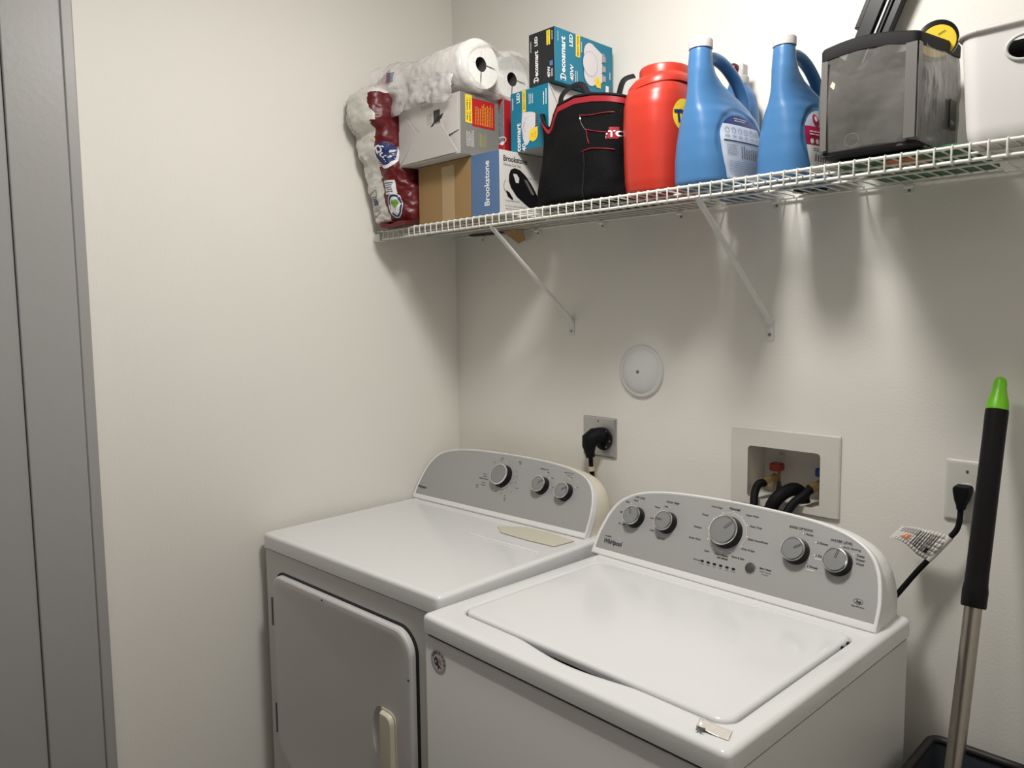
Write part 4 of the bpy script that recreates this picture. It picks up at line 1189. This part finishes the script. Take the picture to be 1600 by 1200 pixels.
def seam(name, P, r_, m, fpr=None, off=0.001):
    fpr = fpr or fpb
    pts = [fpr(p.x, p.y, off) for p in smoothpath([(u_, v_, 0) for u_, v_ in P], 6)]
    bb = MB(); bb.tube(pts, r_, 6); return bb.build(name, m, tb, smooth=60)
seam('piping', [(0.018, 0.200), (0.050, 0.194), (0.085, 0.193), (0.112, 0.191)], 0.0011, redpipe)
seam('piping', [(0.045, 0.162), (0.075, 0.152), (0.105, 0.146)], 0.0011, redpipe)
seam('piping', [(0.034, 0.112), (0.060, 0.116), (0.085, 0.113), (0.112, 0.109)], 0.0011, redpipe)
seam('piping', [(0.045, 0.160), (0.050, 0.142), (0.056, 0.128)], 0.0009, redpipe)
seam('pull_cord', [(0.020, 0.198), (0.024, 0.184), (0.034, 0.170), (0.046, 0.159)], 0.0009, chrome)
seam('pocket_edge', [(0.040, 0.110), (0.042, 0.07), (0.040, 0.03), (0.044, 0.008)], 0.0018, fabric2)
b = MB(fpb); b.fine = True; b.use(redpipe)
b.rect(0.104, 0.132, 0.150, 0.158, 0.0005, 6, 4)
b.use(whiteink); b.text('TO', 0.020, 0.117, 0.143, 0.0012, bold=0.03)
b.build('brand_patch', None, tb)
def strap(P):
    bb = MB(); bb.tube(smoothpath(P, 6), 0.0085, 8, flat=0.32); bb.build('carry_strap', fabric2, tb, smooth=60)
strap([(-0.050, -0.095, 0.215), (-0.052, -0.092, 0.258), (-0.030, -0.080, 0.280), (0.000, -0.075, 0.277), (0.02, -0.07, 0.235)])
strap([(0.112, -0.085, 0.190), (0.114, -0.082, 0.232), (0.124, -0.078, 0.262), (0.140, -0.060, 0.272)])

# ------------------------------------------------------------------ red tub
rt = thing('detergent_tub', 'red-orange plastic detergent tub with screw lid between the tool bag and the blue jugs', 'tub', (0.968, -0.205, Z0))
tabR = [(0.0, 0.060, 0.080), (0.006, 0.066, 0.088), (0.03, 0.0685, 0.0925), (0.08, 0.070, 0.095), (0.15, 0.0720, 0.0965), (0.19, 0.0715, 0.095), (0.215, 0.0690, 0.090), (0.235, 0.066, 0.080), (0.248, 0.056, 0.068), (0.254, 0.052, 0.062)]
b = MB(); b.smooth = True
zz = [0, 0.003, 0.006]+[0.012+i*0.0062 for i in range(40)]
b.loft([selps(0, 0, *lerp_tab(tabR, z_), z_, 60, 2.7) for z_ in zz if z_ <= 0.254])
tub = b.build('tub_body', tubred, rt, smooth=60)
b = MB()
tilt = lambda x, y: 0.0
b.loft([[(x, y, z_+0.010*(x/0.07)) for x, y, _ in selps(0, 0, hx_, hy_, 0, 56, 2.4)] for hx_, hy_, z_ in ((0.064, 0.078, 0.228), (0.0690, 0.084, 0.230), (0.0690, 0.083, 0.242), (0.060, 0.072, 0.254), (0.054, 0.062, 0.258))])
b.build('lid_skirt', tubred, rt, smooth=45)
b = MB()
rr_ = []
for z_, d in ((0.250, 0), (0.276, 0), (0.281, 0.002), (0.283, 0.006)):
    rr_.append([((0.055-d+(0.0009 if k % 2 else 0))*math.cos(2*PI*k/96)+0.004, (0.058-d+(0.0009 if k % 2 else 0))*math.sin(2*PI*k/96), z_) for k in range(96)])
rr_.append([(0.047*math.cos(2*PI*k/96)+0.004, 0.050*math.sin(2*PI*k/96), 0.2815) for k in range(96)])
b.loft(rr_)
b.build('screw_lid', tubred, rt, smooth=35)
az = R(72)
D_ = Vector((-math.sin(az), math.cos(az), 0)); U_ = Vector((math.cos(az), math.sin(az), 0))
fr = projector(tub, Vector((0, 0, 0.165))-D_*0.1, U_, (0, 0, 1), D_, 0.0008)
b = MB(fr); b.fine = True; b.use(orange)
for k in range(24):
    a0, a1 = 2*PI*k/24, 2*PI*(k+1)/24
    for r0_, r1_ in ((0.0, 0.02), (0.02, 0.036)):
        b.use(yellow); b.quad((r0_*math.cos(a0), r0_*math.sin(a0), 0), (r1_*math.cos(a0), r1_*math.sin(a0), 0), (r1_*math.cos(a1), r1_*math.sin(a1), 0), (r0_*math.cos(a1), r0_*math.sin(a1), 0))
b.use(navy); b.text('Tide', 0.034, 0, 0, 0.0008, bold=0.05, rot=R(8)); b.rect(-0.024, -0.075, 0.024, -0.052, 0.0006, 4, 2)
b.build('brand_badge', None, rt)

# ------------------------------------------------------------------ blue jugs
tabJ = [(0.0, -0.101, 0.100, 0.0575), (0.006, -0.108, 0.107, 0.0640), (0.05, -0.108, 0.109, 0.0655), (0.09, -0.106, 0.109, 0.0630), (0.12, -0.104, 0.108, 0.0575), (0.15, -0.102, 0.100, 0.0490),
        (0.172, -0.100, 0.084, 0.0390), (0.190, -0.099, 0.058, 0.0335), (0.205, -0.098, 0.024, 0.0300), (0.220, -0.097, -0.012, 0.0280), (0.240, -0.096, -0.036, 0.0262), (0.262, -0.094, -0.045, 0.0242), (0.290, -0.092, -0.047, 0.0220)]
def make_jug(name, label, loc, lab, sc_=1.0):
    t = thing(name, label, 'jug', loc, R(-6))
    t.scale = (1, 1, sc_) if sc_ > 0.95 else (sc_*1.04, sc_, sc_)
    b = MB()
    rings = []
    nz = 64
    for i in range(nz+1):
        z_ = 0.290*i/nz
        y0_, y1_, hx_ = lerp_tab(tabJ, z_)
        e = 2.9 if z_ < 0.14 else 2.9-0.8*min(1, (z_-0.14)/0.09)
        rings.append(selps(0, (y0_+y1_)/2, hx_, (y1_-y0_)/2, z_, 48, e))
    b.loft(rings)
    # handle loop
    b.tube(smoothpath([(0, -0.060, 0.262), (0, -0.034, 0.277), (0, -0.004, 0.276), (0, 0.028, 0.262), (0, 0.058, 0.238), (0, 0.080, 0.205), (0, 0.086, 0.165), (0, 0.082, 0.130)], 6), 0.0135, 16)
    body = remeshed(b, 'jug_body', [jugblue], t, 0.0032, sm=6)
    # lowered label panel rim on the +x side: press the skin in a little inside an oval
    for v in body.data.vertices:
        if v.co.x > 0.018 and v.normal.x > 0.2:
            q = ((v.co.y+0.002)/0.082)**2 + ((v.co.z-0.085)/0.083)**2
            if q < 1.0: v.co.x -= 0.0032*min(1, (1-q)*5)
    body.data.update()
    b = MB()
    b.tube([(0, -0.069, 0.286), (0, -0.069, 0.2905)], 0.0212, 28)
    b.build('neck_ring', jugblue2, t, smooth=40)
    b = MB(); rr_ = []
    for z_, r_ in ((0.289, 0.0238), (0.305, 0.0238), (0.3075, 0.0228), (0.3085, 0.021)):
        rr_.append([((r_+(0.0005 if k % 2 else 0))*math.cos(2*PI*k/72), -0.069+(r_+(0.0005 if k % 2 else 0))*math.sin(2*PI*k/72), z_) for k in range(72)])
    b.loft(rr_); b.build('cap', capw, t, smooth=35)
    fj = projector(body, (0.1, 0.0, 0.0), (0, 1, 0), (0, 0, 1), (-1, 0, 0), 0.0009)
    # label: superelliptical outline filled row by row
    def half(v):   # label half width at height v
        q = (v-0.012)/(0.152-0.012)
        return (0.058+0.013*math.sin(PI*min(1, q*1.05)*0.62))*max(0.0, 1-max(0, (q-0.55)/0.45)**2.4)**0.55
    b = MB(fj); b.fine = True
    rows_ = 34
    def colr(q):
        if lab == 'navy': return navy if q > 0.82 else labelw
        if q > 0.70: return labelw
        if q > 0.42: return pinkred
        return whiteink
    for i in range(rows_):
        v0, v1 = 0.012+0.140*i/rows_, 0.012+0.140*(i+1)/rows_
        h0, h1 = half(v0), half(v1)
        b.use(colr((i+0.5)/rows_))
        for k in range(14):
            s0, s1 = -1+2*k/14, -1+2*(k+1)/14
            b.quad((h0*s0, v0, 0), (h0*s1, v0, 0), (h1*s1, v1, 0), (h1*s0, v1, 0))
    b.build('label_panel', None, t, smooth=60)
    b = MB(fj); b.fine = True
    if lab == 'navy':
        b.use(ink); b.rect(-0.062, 0.090, 0.060, 0.0925, 0.0007, 14, 1)
        b.use(greyink)
        for k in range(6):
            b.ering(-0.050+k*0.020, 0.114, 0.0062, 0.0062, 0.0008, 0.0007, 12); b.squig(-0.057+k*0.020, 0.098, -0.043+k*0.020, 0.104, 2, 0.0007, False, 0.35, k)
        b.squig(-0.055, 0.060, -0.022, 0.084, 7, 0.0007, False, 0.3, 11)
        b.squig(-0.014, 0.056, 0.058, 0.086, 9, 0.0007, True, 0.45, 12)
        b.use(jugblue2); b.squig(-0.050, 0.018, 0.050, 0.050, 8, 0.0007, False, 0.16, 13)
        b.use(labelw); b.squig(-0.022, 0.134, 0.026, 0.144, 2, 0.0007, False, 0.3, 14)
    else:
        b.use(whiteink)
        for k in range(5): b.ell(-0.052+k*0.017, 0.078, 0.0058, 0.0058, 0.0007, 12)
        b.squig(-0.058, 0.090, 0.05, 0.102, 2, 0.0007, False, 0.4, 21)
        b.use(pinkred); b.ell(-0.030, 0.125, 0.012, 0.014, 0.0007, 20); b.ell(-0.005, 0.128, 0.012, 0.014, 0.0007, 20)
        b.use(whiteink); b.ell(-0.030, 0.128, 0.005, 0.006, 0.0012, 14)
        b.use(ink); b.squig(-0.050, 0.056, 0.010, 0.064, 2, 0.0007, False, 0.4, 22); b.squig(-0.046, 0.036, 0.0, 0.052, 5, 0.0007, True, 0.4, 23); b.text('4', 0.010, -0.018, 0.020, 0.0007)
    b.build('label_print', None, t)
    return t
make_jug('softener_jug', 'blue plastic jug with white cap and white and navy back label beside the red tub', (1.1120, -0.2040, Z0), 'navy', 0.96)
j2 = make_jug('softener_jug', 'blue plastic jug with white cap and magenta-banded label partly behind the smoky vinyl bag', (1.2620, -0.1480, Z0), 'pink', 0.90)

# smaller blue bottle behind
bb3 = thing('spray_bottle', 'smaller blue bottle with white cap and dark red round button behind the first blue jug', 'bottle', (1.0700, -0.0530, Z0))
b = MB(); b.smooth = True
tab3 = [(0, 0.040, 0.030), (0.006, 0.0445, 0.034), (0.08, 0.047, 0.036), (0.16, 0.0475, 0.036), (0.20, 0.045, 0.034), (0.225, 0.040, 0.031), (0.243, 0.030, 0.026), (0.249, 0.024, 0.024), (0.256, 0.022, 0.022)]
b.loft([selps(0, 0, *lerp_tab(tab3, i*0.256/44), i*0.256/44, 40, 2.4) for i in range(45)])
b.build('bottle_body', jugblue2, bb3, smooth=60)
b = MB(); b.lathe([(0.021, 0.254), (0.0225, 0.256), (0.0225, 0.272), (0.020, 0.274), (0.0001, 0.274)], 32); b.build('cap', capw, bb3, smooth=40)
b = MB(); b.box((-0.014, -0.012, 0.272), (0.016, 0.014, 0.302)); b.build('spray_nozzle', capw, bb3, bevel=0.004)
b = MB(); b.lathe([(0.0125, 0.008), (0.0125, 0.018), (0.010, 0.0225), (0.005, 0.0245), (0.0001, 0.025)], 26, (-0.006, 0, 0.291), 'y'); b.build('button', mat('dark_red_button', (0.085, 0.012, 0.014), 0.25), bb3, smooth=50)

# ------------------------------------------------------------------ smoky vinyl bag, its neighbours
gp = thing('green_bag_pack', 'flat green and red printed pack under the smoky vinyl bag, seen through the wires', 'packet', (1.388, -0.280, Z0))
b = MB(); b.loft([[(x, y, z_) for x, y in rrect(0.0+d, d, 0.205-d, 0.262-d, 0.012, 8, 5)] for d, z_ in ((0.003, 0), (0, 0.003), (0.0, 0.007), (0.004, 0.010))]); b.build('pack', greenpack, gp, smooth=50)
b = MB(); b.loft([[(x, y, z_) for x, y in rrect(0.075, 0.02, 0.135, 0.09, 0.004, 3, 3)] for z_ in (-0.0003, 0.0004)]); b.build('red_patch', orange, gp)
vbag = thing('vinyl_storage_bag', 'smoky see-through vinyl storage bag with black binding standing on the shelf', 'bag', (1.3780, -0.3130, Z0+0.0005))
BW, BD = 0.157, 0.232
def vb_top(x, y): return 0.1850 + 0.012*math.sin(x/BW*PI*0.9+0.4) - 0.016*(1-min(1, x/0.05))*0 + 0.028*min(1, y/BD) + (0.010 if x > 0.09 and y < 0.1 else 0.0)*0
def vring(t, d=0.0, bulge=1.0):
    out = []
    for x, y in rrect(d, d, BW-d, BD-d, [0.008, 0.010, 0.02, 0.02], 16, 6):
        zt = vb_top(x, y)
        z_ = 0.012+(zt-0.012)*t
        q = Vector((x*16, y*16, z_*13))
        bl = bulge*(0.005*math.sin(PI*t)+0.0035*noise.noise(q)+0.0015*noise.noise(q*2.5))
        nx2 = (x-BW/2)/(BW/2); ny2 = (y-BD/2)/(BD/2)
        if x < BW/2: x -= 0.045*max(0, y-0.02)/BD  # left side flares at the back, out of view, to block light in the gap
        out.append((x+bl*(nx2 if abs(nx2) > 0.9 else 0), y+bl*(ny2 if abs(ny2) > 0.9 else 0), z_))
    return out
b = MB(); b.smooth = True
b.loft([vring(i/24, 0, 1) for i in range(25)], False, False)
b.build('vinyl_wall', bagvinyl, vbag, smooth=60)
b = MB()
b.loft([vring(0.93, -0.0010, 0.2), vring(0.93, -0.0025, 0.2), vring(1.03, -0.0030, 0.1), vring(1.05, -0.001, 0.1), vring(1.05, 0.004, 0.1), vring(0.93, 0.003, 0.1)], False, False)
b.build('top_binding', fabric2, vbag, smooth=60)
b = MB()
b.loft([[(x, y, z_) for x, y in rrect(d, d, BW-d, BD-d, 0.012, 10, 5)] for d, z_ in ((0.004, 0.0105), (-0.001, 0.0125), (-0.002, 0.018), (0.002, 0.0225))])
b.v = [(x, y, z_ if not (y < 0.02 and False) else z_) for x, y, z_ in b.v]
b.build('bottom_panel', fabric2, vbag, smooth=50)
for x, y in ((-0.001, -0.001), (BW+0.001, -0.001)):
    b = MB(); b.smooth = True
    wv_ = 0.011
    if x > 0.1:
        for s0, s1 in (((BW-0.016, -0.0035), (BW+0.0015, -0.0035)), ((BW+0.0045, -0.001), (BW+0.0045, 0.014))):
            b.quad((s0[0], s0[1]-0.003, 0.022), (s1[0], s1[1]-0.003, 0.022), (s1[0], s1[1]-0.003, 0.1745), (s0[0], s0[1]-0.003, 0.1745))
    else:
        b.quad((0.001, -0.0065, 0.022), (0.012, -0.0065, 0.022), (0.012, -0.0065, 0.176), (0.001, -0.0065, 0.176))
    o_ = b.build('side_seam', bagtrim, vbag)
    sd = o_.modifiers.new('s', 'SOLIDIFY'); sd.thickness = 0.001
b = MB()
b.v = []; fnn = lambda u, v, w_: (u, -0.0085-w_, v)
b.fn = fnn; b.use(bagtrim); b.ering(0.058, 0.033, 0.0125, 0.0115, 0.0009, 0, 36); b.build('vent_ring', None, vbag)
# pale tag and a white strip inside the bag
b = MB(fnn); b.use(paper_m); b.poly((0.020, 0.140, -0.004), (0.034, 0.126, -0.004), (0.030, 0.118, -0.004), (0.016, 0.132, -0.004)); b.build('inner_tag', None, vbag)
b = MB(); b.box((BW+0.0065, 0.150, 0.060), (BW+0.0085, 0.185, 0.110)); b.build('side_tag', black, vbag)
b = MB(plane((BW+0.0088, 0.150, 0.060), (0, 1, 0), (0, 0, 1))); b.use(whiteink); b.text('OVE', 0.010, 0.012, 0.010, 0.0002); b.build('tag_print', None, vbag)
# folded black stand behind
st = thing('folded_stand', 'black folded metal stand leaning on the wall behind the vinyl bag, rising out of frame', 'stand', (1.2320, -0.031, Z0))
def bar(name, xa, xb, th, y, m, z0_=0.0, z1_=0.62, slope=0.425):
    b = MB()
    n_ = 2
    pts = [(xa+z0_*slope, z0_), (xb+z0_*slope, z0_), (xb+z1_*slope, z1_), (xa+z1_*slope, z1_)]
    b.loft([[(x, y-th/2, z_) for x, z_ in pts], [(x, y+th/2, z_) for x, z_ in pts]])
    return b.build(name, m, st, bevel=0.0015)
bar('leg_bar', -0.035, -0.003, 0.022, 0.0, black)
bar('leg_bar', 0.002, 0.008, 0.016, -0.002, alu)
bar('leg_bar', 0.010, 0.016, 0.020, 0.0, black)
bar('leg_bar', 0.018, 0.034, 0.022, 0.002, black)
bar('crossbar', -0.045, -0.034, 0.018, 0.0, black, 0.318, 0.62)
b = MB(); b.loft([rr for rr in ([(x, y, 0.50) for x, y in rrect(0.13, -0.10, 0.34, 0.025, 0.02, 6, 4)], [(x, y, 0.60) for x, y in rrect(0.13, -0.10, 0.34, 0.025, 0.02, 6, 4)])])
b.build('stand_head', black, st, smooth=40)
# tape measure
tm = thing('tape_measure', 'round black and yellow tape measure poking out of the top of the vinyl bag', 'tape measure', (1.5140, -0.1500, 1.9920))
b = MB(); b.lathe([(0.030, -0.012), (0.034, -0.010), (0.035, 0.0), (0.034, 0.010), (0.030, 0.012)], 40, (0, 0, 0), 'y'); b.build('rubber_case', black, tm, smooth=40)
b = MB(); b.lathe([(0.0285, 0.0118), (0.0275, 0.0135), (0.0001, 0.0140)], 36, (0.002, 0, -0.004), 'y'); b.build('yellow_face', yellow, tm, smooth=40)
b = MB(plane((0.002, -0.0145, -0.004), (1, 0, 0), (0, 0, 1))); b.use(ink); b.poly((-0.001, 0.010, 0.0002), (0.010, 0.016, 0.0002), (0.010, 0.0175, 0.0002), (-0.001, 0.0115, 0.0002)); b.build('face_mark', None, tm)
tm.rotation_euler = (0, 0, R(18))
# white bin
wb = thing('white_storage_bin', 'white plastic storage bin with oval handle hole at the right end of the shelf', 'bin', (1.5900, -0.3160, Z0))
def bring(z_, d, r_=0.030): return [(x, y, z_) for x, y in rrect(d, d, 0.290-d, 0.250-d, r_, 20, 10)]
b = MB()
b.loft([bring(0, 0.028, 0.022), bring(0.003, 0.018, 0.026), bring(0.011, 0.0135), bring(0.025, 0.0115), bring(0.165, 0.003), bring(0.168, 0.0055), bring(0.025, 0.014), bring(0.006, 0.02)])
bn = b.build('bin_body', binwhite, wb, smooth=50, weld=True)
c = MB(); c.lathe([(0.017, -0.01), (0.017, 0.02)], 32, (0, 0, 0), 'y'); c.v = [(0.0950+x*1.35, y, 0.131+z_) for x, y, z_ in c.v]
cut = c.build('cut', darkgap, wb, weld=True)
md = bn.modifiers.new('b', 'BOOLEAN'); md.object = cut; md.operation = 'DIFFERENCE'; md.solver = 'EXACT'
dg = bpy.context.evaluated_depsgraph_get(); dg.update()
nm = bpy.data.meshes.new_from_object(bn.evaluated_get(dg)); bn.modifiers.clear(); bn.data = nm; bpy.data.objects.remove(cut)
for p in nm.polygons: p.use_smooth = True
nm.set_sharp_from_angle(angle=R(40))
b = MB(); b.tube([Vector(p) for p in bring(0.168, 0.0015)]+[Vector(bring(0.168, 0.0015)[0])], 0.0042, 10, cap=False); b.build('rim', capw, wb, smooth=60)
b = MB(); b.tube([(0.0950+0.0245*math.cos(2*PI*k/40), 0.004, 0.131+0.0185*math.sin(2*PI*k/40)) for k in range(41)], 0.0025, 8, cap=False); b.build('handle_rim', capw, wb, smooth=60)
b = MB(); b.loft([[(x, y, z_) for x, y in rrect(0.03, 0.03, 0.26, 0.22, 0.02, 5, 4)] for z_ in (0.008, 0.150)]); 
ct = thing('dark_contents', 'black bundle inside the white storage bin showing through the handle hole', 'bundle', (1.5900, -0.3160, Z0))
b.build('bundle', fabric, ct, smooth=50)
# bits seen through the wires at the left
b = MB(); b.loft([[(x, y, z_) for x, y in rrect(-0.075, -0.014, 0.075, 0.014, 0.004, 4, 4)] for z_ in (0, 0.004)]); o_ = b.build('black_strap', black, None, smooth=40)
o_.location = (0.205, -0.035, 1.7625); o_.rotation_euler = (0, 0, R(8)); tag(o_, 'thin black strap under the wires near the left wall corner', 'strap')
b = MB(); P = [(-0.028, -0.03, 0.0), (0.040, -0.012, 0.0), (0.026, 0.012, -0.026), (0.000, 0.010, -0.036)]
b.loft([P, [(x, y+0.003, z_) for x, y, z_ in P]]); o_ = b.build('cardboard_flap', cardboard, None)
o_.location = (0.318, -0.030, 1.7640); tag(o_, 'brown cardboard corner poking down behind the shelf right of the left brace', 'cardboard')

# ------------------------------------------------------------------ hamper and pole on the right
hm = thing('hamper', 'dark rectangular hamper with brown-black rim on the floor right of the washer', 'hamper', (1.525, -0.52, 0))
def hr_(z_, d): return [(x, y, z_) for x, y in rrect(d, d, 0.37-d, 0.455-d, 0.02, 14, 6)]
b = MB(); b.loft([hr_(0, 0.03), hr_(0.62, 0.006), hr_(0.655, 0.004), hr_(0.655, 0.010), hr_(0.62, 0.012), hr_(0.01, 0.036)]); b.build('hamper_body', bindark, hm, smooth=50)
b = MB(); b.tube([Vector(p) for p in hr_(0.655, 0.006)]+[Vector(hr_(0.655, 0.006)[0])], 0.0085, 10, cap=False); b.build('rim', binblack, hm, smooth=60)
pt = Vector((1.6130, -0.040, 1.3830)); pb = Vector((1.6215, -0.470, 0.020))
pole = thing('extension_pole', 'telescoping steel pole with black grip and lime green end leaning in the hamper', 'pole', tuple(pb))
ax = (pt-pb).normalized(); Lp = (pt-pb).length
def pp(s_, r_): return (ax*s_, r_)
def ptube(name, seq, m, n=28, parent=pole, flat=1.0):
    b = MB(); b.tube([ax*s_ for s_, _ in seq], [r_ for _, r_ in seq], n, flat=flat); return b.build(name, m, parent, smooth=50)
gt = Lp-0.062
ptube('steel_tube', [(0.0, 0.0145), (gt-0.345, 0.0145)], steel)
ptube('grip', [(gt-0.365, 0.0195), (gt-0.362, 0.0205), (gt-0.335, 0.0210), (gt-0.322, 0.0192), (gt-0.30, 0.0188), (gt-0.05, 0.0188), (gt-0.012, 0.0192), (gt, 0.0190)], mat('black_foam_grip', (0.007, 0.007, 0.0075), 0.42, spec=0.18))
b = MB()
side = Vector((1, 0, 0)); fwd = ax.cross(side).normalized()
seq = [(gt-0.002, 0.0185, 0.0185), (gt+0.008, 0.0185, 0.018), (gt+0.020, 0.0165, 0.015), (gt+0.032, 0.0130, 0.0110), (gt+0.042, 0.0115, 0.0090), (gt+0.052, 0.0110, 0.0085), (gt+0.059, 0.0090, 0.007), (gt+0.063, 0.0045, 0.004)]
b.loft([[tuple(ax*s_+side*(rx_*math.cos(2*PI*k/28))+fwd*(ry_*math.sin(2*PI*k/28))) for k in range(28)] for s_, rx_, ry_ in seq])
cap_ = b.build('hanging_cap', lime, pole, smooth=50)
b = MB(); c0 = ax*(gt+0.044)
vw = Vector((0.25, -0.95, 0)).normalized()
b.fn = lambda u, v, w_: c0 + side*(u-0.003) + ax*v + vw*(0.0092+w_*0)
b.use(mat('dark_lime', (0.06, 0.20, 0.005), 0.5)); b.ell(0, 0, 0.0026, 0.0100, 0, 18); b.build('hanging_hole', None, cap_)
